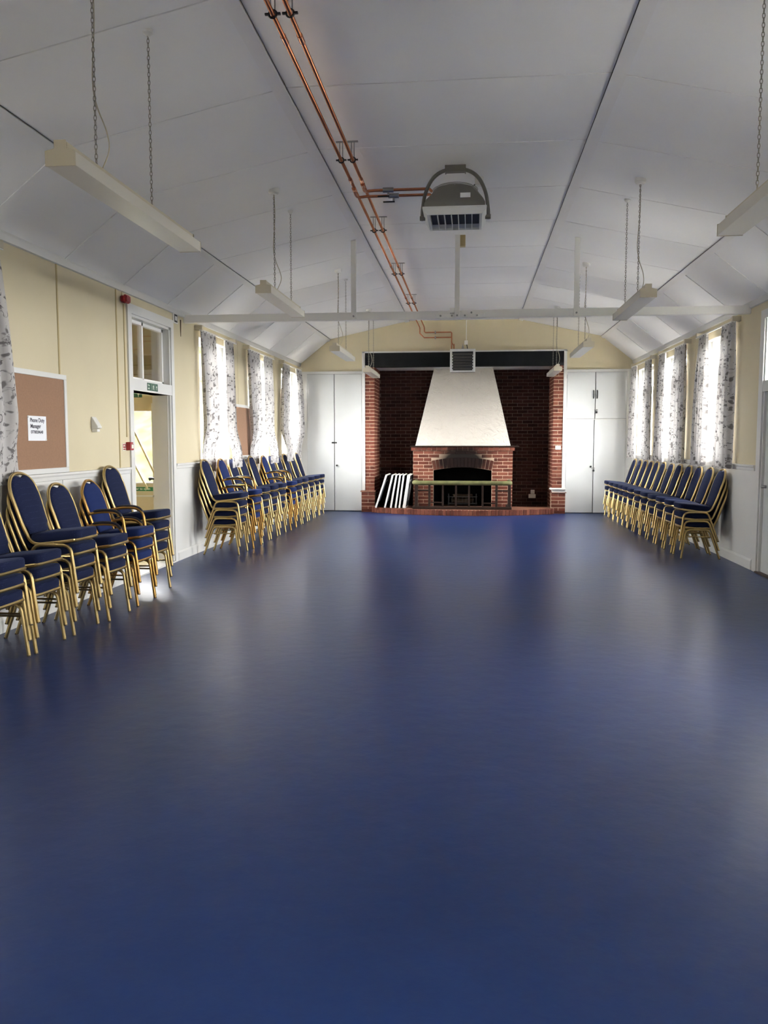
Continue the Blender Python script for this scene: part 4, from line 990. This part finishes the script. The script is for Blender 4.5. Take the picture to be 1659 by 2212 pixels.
MB().prism([(-0.055, 0.008), (0.055, 0.008), (0.062, 0.05), (0.055, 0.092), (-0.055, 0.092), (-0.062, 0.05)], 'x', 0.028, 0.075).obj('horn', M_RED, o, bevel=0.012, seg=2)
MB().tube(spline([(0.01, -0.02, 0.085), (0.012, -0.03, 0.11), (0.01, -0.01, 0.15), (0.004, 0.02, 0.17)], 4), 0.003, 5).obj('cable', M_STRIP, o)
o = thing('call_point', 'red fire alarm call point at the edge of the doorway frame', 'alarm', (-HW, 8.60, 1.418))
MB().box(0, 0.055, -0.042, 0.042, 0, 0.088).obj('box', M_RED, o, bevel=0.005)
MB().box(0.055, 0.058, -0.022, 0.026, 0.02, 0.062).obj('press_plate', M_SIGNW, o)
MB().box(0.055, 0.057, 0.012, 0.032, 0.07, 0.083).obj('badge', M_SIGNW, o)
o = thing('call_point_sign', 'small red and white fire symbol sign beside the red call point', 'sign', (-HW, 8.512, 1.415))
MB().box(0, 0.003, -0.04, 0.04, 0, 0.078).obj('plate', M_SIGNW, o)
mb = MB(); mb.box(0.003, 0.0038, -0.033, 0.033, 0.028, 0.072); mb.obj('red_panel', M_RED, o)
MB().prism([(-0.02, 0.06), (0.0, 0.066), (0.02, 0.05), (0.008, 0.04), (-0.004, 0.052), (-0.016, 0.036)], 'x', 0.0038, 0.0045).obj('symbol', M_SIGNW, o)
MB().box(0.003, 0.0038, -0.028, 0.028, 0.008, 0.020).obj('red_strip', M_RED, o)
o = thing('wall_controller', 'white control box with black window above the doorway corner', 'controller', (-HW, 10.11, 2.975))
MB().box(0, 0.02, -0.075, 0.075, 0, 0.125).obj('body', M_PLASTIC, o, bevel=0.005)
MB().box(0.02, 0.022, -0.052, 0.052, 0.014, 0.111).obj('screen', M_DARK, o)
MB().box(0.022, 0.0235, -0.034, 0.034, 0.036, 0.088).obj('display', M_PLASTIC, o)

# ------------------------------------------------------------------ curtains and tracks
def curtain(side, top, bot, label, z1=2.985, z0=1.12, seed=0, folds=5, lie=None):
    # lie: where the bottom hangs, as distance from the wall (None = straight down)
    rnd = random.Random(seed); ph = rnd.uniform(0, 6); nu, nv = folds*10, 26; vs = []; fs = []
    x = side*(HW-0.095)
    for j in range(nv+1):
        t_ = j/nv; z = z1+(z0-z1)*t_
        e = t_**0.8
        y0 = top[0]+(bot[0]-top[0])*e; y1 = top[1]+(bot[1]-top[1])*e
        amp = 0.016+0.020*math.sin(min(t_*2.2, 1)*PI/2)
        k_ = min(max((1.75-z)/0.45, 0.0), 1.0); k_ = k_*k_*(3-2*k_) if lie is not None else 0.0
        xs = x*(1-k_)+side*(HW-(lie or 0))*k_; amp = amp*(1-k_)+0.0085*k_
        for i in range(nu+1):
            u = i/nu
            wv = math.sin(u*folds*2*PI+ph+0.5*math.sin(3*t_+seed)+0.4*t_*math.sin(u*7+seed))
            wv2 = math.sin(u*folds*4.3*PI+seed)*0.25*(1-0.5*t_)
            vs.append((xs+side*(-amp*(wv+wv2)), y0+(y1-y0)*u+0.006*math.cos(u*folds*4*PI+ph), z+0.006*math.sin(u*9+seed)*t_))
    for j in range(nv):
        for i in range(nu): fs.append((j*(nu+1)+i, j*(nu+1)+i+1, (j+1)*(nu+1)+i+1, (j+1)*(nu+1)+i))
    o = thing('curtain', label, 'curtain', (x, (top[0]+top[1])/2, z0))
    vs = [(a-x, b-o.location.y, c-z0) for a, b, c in vs]
    MB().add(vs, fs).obj('cloth', M_CURTAIN, o, smooth='all')
    mb = MB(); y0, y1 = top[0]-o.location.y, top[1]-o.location.y
    mb.box(-0.004, 0.004, y0, y1, z1-z0-0.012, z1-z0+0.004); mb.obj('header_tape', M_PLASTIC, o)
    return o
CUR = [(-1, (10.79, 11.42), (10.96, 11.56), 'one next to the doorway, first window past it'),
       (-1, (11.88, 12.28), (11.86, 12.38), 'first window past the doorway, edge touching the bare corkboard'),
       (-1, (13.15, 13.86), (13.42, 13.98), 'middle window of noticeboard wall, corkboard side'),
       (-1, (14.20, 14.76), (14.22, 14.80), 'middle window of noticeboard wall, cupboard side'),
       (-1, (15.65, 16.19), (15.46, 16.02), 'window nearest the two-door cupboard, on its doorway side'),
       (-1, (16.78, 17.30), (16.92, 17.53), 'window nearest the two-door cupboard, tight in the corner'),
       (1, (10.72, 11.22), (10.72, 11.42), 'window nearest the fanlight door, on its door side'),
       (1, (11.89, 12.31), (11.86, 12.58), 'window nearest the fanlight door, on its far side'),
       (1, (13.06, 13.69), (13.06, 13.88), 'middle window of three opposite the corkboards, door side'),
       (1, (14.36, 14.78), (14.34, 15.12), 'middle window of three opposite the corkboards, cupboard side'),
       (1, (15.47, 16.03), (15.44, 16.14), 'window nearest the four-door cupboard, on its door side'),
       (1, (16.85, 17.28), (16.86, 17.5), 'window nearest the four-door cupboard, tight in the corner'),
       (-1, (5.34, 6.10), (5.30, 6.39), 'one overlapping the large board with the paper notice'),
       (-1, (4.28, 5.30), (4.22, 5.26), 'drawn across the window beside the paper notice'),
       (1, (4.28, 4.85), (4.22, 4.90), 'window opposite the paper notice, far from the fanlight door'),
       (1, (5.45, 6.05), (5.40, 6.10), 'window opposite the paper notice, towards the fanlight door')]
for k, (s, tp, bt, lab) in enumerate(CUR):
    curtain(s, tp, bt, 'grey-printed white curtain, '+lab, seed=k*3+1, folds=5 if k not in (5, 11) else 4,
            z0=1.165 if s > 0 else 1.175 if k > 11 else 1.08 if k == 0 else 1.12, lie=None if s > 0 else 0.195 if k in (1, 3, 4) else 0.041)
TRK = [(-1, 10.86, 12.5, 'first window past the doorway'), (-1, 13.2, 14.95, 'middle window of the noticeboard wall'), (-1, 15.7, 17.4, 'window by the two-door cupboard'),
       (1, 10.78, 12.5, 'window by the fanlight door'), (1, 13.12, 14.95, 'middle window opposite the corkboards'), (1, 15.52, 17.4, 'window by the four-door cupboard'), (-1, 4.2, 6.16, 'window beside the pinned notice'), (1, 4.2, 6.16, 'window opposite the pinned notice')]
for (s, a, b, lab) in TRK:
    o = thing('curtain_track', 'white curtain track on wooden blocks over the '+lab, 'curtain track', (0, 0, 0))
    MB().box(s*(HW-0.09), s*(HW-0.10), a, b, 2.985, 3.005).obj('rail', M_PLASTIC, o)
    for y in (a+0.03, b-0.03): MB().box(s*HW, s*(HW-0.105), y-0.03, y+0.03, 2.994, 3.058).obj('block', M_LIGHT, o, bevel=0.003)

# ------------------------------------------------------------------ stacking chairs
# local frame: x forward from the rear feet, y across, z up
LY = 0.2065
def tube_mesh(path, r, m_, n=8, flat=1.0): return MB().tube(path, r, n, flat=flat, rot=PI/n).mesh('tube', m_, smooth=True)
def half_arch(front):
    if front: p = [(0.478, 0), (0.436, 0.322)]; q = [(0.428, 0.345), (0.408, 0.365), (0.375, 0.374), (0.28, 0.376)]
    else: p = [(0.0, 0), (0.118, 0.322)]; q = [(0.130, 0.347), (0.152, 0.366), (0.185, 0.375), (0.28, 0.376)]
    pts = [p[0], ((p[0][0]+p[1][0])/2, p[1][1]/2), p[1]]+q
    return [(a, 0, c) for a, c in pts]
HOOP = [(0.452, .177, .412), (0.36, .178, .399), (0.22, .178, .383), (0.145, .178, .379), (0.10, .178, .398), (0.068, .178, .442), (0.025, .187, .55), (-0.016, .196, .68), (-0.048, .196, .775)]
TOPR = [(-0.070, .172, .845), (-0.086, .122, .893), (-0.096, .060, .917), (-0.099, 0, .923)]
TOPP = [(-0.066, .182, .825), (-0.080, .125, .878), (-0.093, .050, .917), (-0.096, 0, .921)]
def hoop_path(tp):
    h = HOOP+tp; full = h+[(x, -y, z) for x, y, z in h[-2::-1]]
    return spline(full, 3)
def back_curve(z):      # x of the back at height z, and half width of the hoop
    h = HOOP[4:]
    for (x0, y0, z0), (x1, y1, z1) in zip(h, h[1:]):
        if z0 <= z <= z1: return x0+(x1-x0)*(z-z0)/(z1-z0)
    return h[-1][0]-(z-h[-1][2])*0.32
def halfw(z, tp):
    h = HOOP[4:]+tp
    for (x0, y0, z0), (x1, y1, z1) in zip(h, h[1:]):
        if z0 <= z <= z1: return y0+(y1-y0)*(z-z0)/(z1-z0)
    return 0.0
def backpad(tp, m_):
    rows = [0.452, 0.47, 0.50, 0.515, 0.53, 0.58, 0.64, 0.70, 0.76, 0.80, 0.83, 0.855, 0.872, 0.886, 0.897, 0.905]
    mb = MB(); nu = 10; vs = []; fs = []
    for side_ in (1, -1):
        for j, z in enumerate(rows):
            w_ = max(halfw(z, tp)-0.006, 0.03)
            if z < 0.51: w_ -= 0.028
            elif z < 0.53: w_ -= 0.014
            for i in range(nu+1):
                u = -1+2*i/nu
                zz = z
                if j >= len(rows)-3: zz = z-0.016*max(0, 1-(u*w_/0.045)**2)*(1.0 if j == len(rows)-1 else 0.6 if j == len(rows)-2 else 0.25)
                th = (0.026 if side_ > 0 else 0.010)*(1-0.75*abs(u)**3)
                if j in (0, len(rows)-1): th *= 0.35
                vs.append((back_curve(zz)+side_*th+0.004, u*w_, zz))
    n1 = len(rows)*(nu+1)
    for s_ in (0, 1):
        for j in range(len(rows)-1):
            for i in range(nu):
                f = (s_*n1+j*(nu+1)+i, s_*n1+j*(nu+1)+i+1, s_*n1+(j+1)*(nu+1)+i+1, s_*n1+(j+1)*(nu+1)+i)
                fs.append(f if s_ == 0 else f[::-1])
    per = [i for i in range(nu+1)]+[j*(nu+1)+nu for j in range(1, len(rows))]+[(len(rows)-1)*(nu+1)+i for i in range(nu-1, -1, -1)]+[j*(nu+1) for j in range(len(rows)-2, 0, -1)]
    for a, b in zip(per, per[1:]+per[:1]): fs.append((a, b, b+n1, a+n1))
    return mb.add(vs, fs).mesh('backrest', m_, smooth='all')
def cushion(m_):
    out = []; n = 36
    for k in range(n):
        a = 2*PI*k/n; c, s_ = math.cos(a), math.sin(a); e = 0.26
        x = 0.278+0.200*math.copysign(abs(c)**e, c); y = 0.183*math.copysign(abs(s_)**e, s_)
        if x > 0.278: x += 0.016*(1-(y/0.183)**2)
        out.append((x, y))
    cx, cy = 0.278, 0; vs = []; fs = []
    lay = [(0.975, 0.0), (1.0, 0.008), (1.012, 0.030), (1.006, 0.056), (0.985, 0.067), (0.92, 0.073), (0.6, 0.078)]
    for sc_, dz in lay:
        for x, y in out:
            xx = cx+(x-cx)*sc_; vs.append((xx, y*sc_, 0.400+dz+0.10*(xx-0.278)))
    for r in range(len(lay)-1):
        for k in range(n): fs.append((r*n+k, r*n+(k+1) % n, (r+1)*n+(k+1) % n, (r+1)*n+k))
    fs.append(tuple(range(n))[::-1]); fs.append(tuple((len(lay)-1)*n+k for k in range(n)))
    return MB().add(vs, fs).mesh('seat', m_, smooth='all')
def chair_meshes(metal, cloth, tp, arms):
    d = []
    for nm, fr in (('leg', True), ('leg', False)):
        d.append((nm, tube_mesh(half_arch(fr), 0.0132, metal), 'LEG'))
    d.append(('seat', cushion(cloth), None)); d.append(('backrest', backpad(tp, cloth), None))
    d.append(('back_frame', tube_mesh(hoop_path(tp), 0.0136, metal), None))
    rail = [(0.452, 0.177, .412), (0.468, 0.168, .413), (0.482, 0.09, .415), (0.487, 0, .416), (0.482, -0.09, .415), (0.468, -0.168, .413), (0.452, -0.177, .412)]
    d.append(('seat_rail', MB().tube(spline(rail, 3), 0.013, 6, rot=PI/6).mesh('seat_rail', metal, smooth=True), None))
    d.append(('stretcher', tube_mesh([(0.104, 0, 0.2868), (0.442, 0, 0.2868)], 0.008, metal, 6), 'SIDE'))
    d.append(('cross_bar', tube_mesh([(0.28, -0.197, 0.386), (0.28, 0.197, 0.386)], 0.008, metal, 6), None))   # carries the seat on the leg arches
    if arms:
        for s in (-1, 1):      # each arm leaves the hoop, runs outside the legs and comes down on the leg arch
            ay = 0.2335
            arm = spline([(0.003, s*0.198, 0.62), (0.05, s*0.225, 0.634), (0.15, s*ay, 0.648), (0.25, s*ay, 0.646), (0.31, s*ay, 0.624), (0.342, s*ay, 0.578), (0.355, s*ay, 0.50), (0.378, s*ay, 0.374)], 4)
            d.append(('armrest', tube_mesh(arm, 0.0134, metal), None))
            pad = spline([(0.07, s*0.2385, 0.652), (0.15, s*0.2395, 0.664), (0.25, s*0.2395, 0.662), (0.305, s*0.2395, 0.643), (0.335, s*0.2395, 0.608)], 4)
            d.append(('arm_pad', MB().tube(pad, [0.010]+[0.0148]*(len(pad)-2)+[0.009], 8, ref=(0, 0, 1), flat=0.85).mesh('arm_pad', M_ARMPAD, smooth='all'), None))
    return d
GOLD = chair_meshes(M_GOLD, M_NAVY, TOPR, False)
ARM = chair_meshes(M_BRONZE, M_BLUE, TOPP, True)
FOOT = MB().tube([(0, 0, -0.004), (0, 0, 0.005)], [0.0134, 0.0134], 8).mesh('rubber_foot', M_RUBBER, smooth=True)
def place_chair(kind, x, y, z, rz, label, group):
    o = thing('armchair' if kind is ARM else 'banquet_chair', label, 'chair', (x, y, z), rz, group)
    for nm, me, how in kind:
        if how in ('LEG', 'SIDE'):
            for s in (-1, 1):
                p = put(nm, me, o, (0, s*LY, 0))
                if how == 'LEG':
                    fx_ = me.vertices[0].co.x
                    put('rubber_foot', FOOT, p, (0.478 if fx_ > 0.3 else 0.0, 0, 0.003))
        else: put(nm, me, o)
    return o
POSN = {3: ['bottom', 'middle', 'topmost'], 4: ['bottom', 'second up', 'third up', 'topmost']}
NTH = ['first', 'second', 'third', 'fourth', 'fifth', 'sixth', 'seventh', 'eighth', 'ninth', 'tenth', 'eleventh', 'twelfth']
PITCH_Z, PITCH_X = 0.1125, 0.0125
def stack(kind, xf, y, n, side, where, group, jit=0.0):
    # xf: x of the front feet of the bottom chair
    rz = (0 if side < 0 else PI)+jit
    for k in range(n):
        d = -side
        x = xf-d*0.478+d*PITCH_X*k
        nm = 'blue-seated bronze armchair' if kind is ARM else 'navy gold-framed chair'
        yy = y+random.uniform(-.0005, .0005)
        place_chair(kind, x, yy, 0.001+PITCH_Z*k, rz, '%s, %s of the %s' % (nm, POSN[n][k], where), group)
# before the doorway, under the notice (counted from the doorway)
NEAR = [(GOLD, -2.903, 7.99, 4), (ARM, -2.842, 7.42, 3), (GOLD, -2.830, 6.79, 3), (GOLD, -2.880, 6.27, 4), (GOLD, -2.890, 5.72, 3), (GOLD, -2.905, 5.235, 3)]
for i, (k, x, y, n) in enumerate(NEAR):
    stack(k, x, y, n, -1, '%s stack from the doorway by the paper notice' % NTH[i], 'stacked chairs under the paper notice', 0.0)
FAR = [(GOLD, 10.845), (ARM, 11.49), (GOLD, 12.08), (GOLD, 12.62), (GOLD, 13.20), (ARM, 13.90), (GOLD, 14.46), (GOLD, 15.02), (GOLD, 15.62), (GOLD, 16.20), (GOLD, 16.72)]
for i, (k, y) in enumerate(FAR):
    stack(k, -2.872 if k is GOLD else -2.845, y, 4, -1, '%s stack from the doorway under the corkboard windows' % NTH[i], 'stacked chairs under the corkboard windows', 0.0)
RGT = [16.93, 16.38, 15.87, 15.38, 14.92, 14.42, 13.85, 13.33, 12.76, 12.20, 11.66, 11.12]
for i, y in enumerate(RGT):
    stack(GOLD, 2.900, y, 3, 1, '%s three-high stack from the four-door cupboard' % NTH[i], 'stacked chairs opposite the corkboards', 0.0)
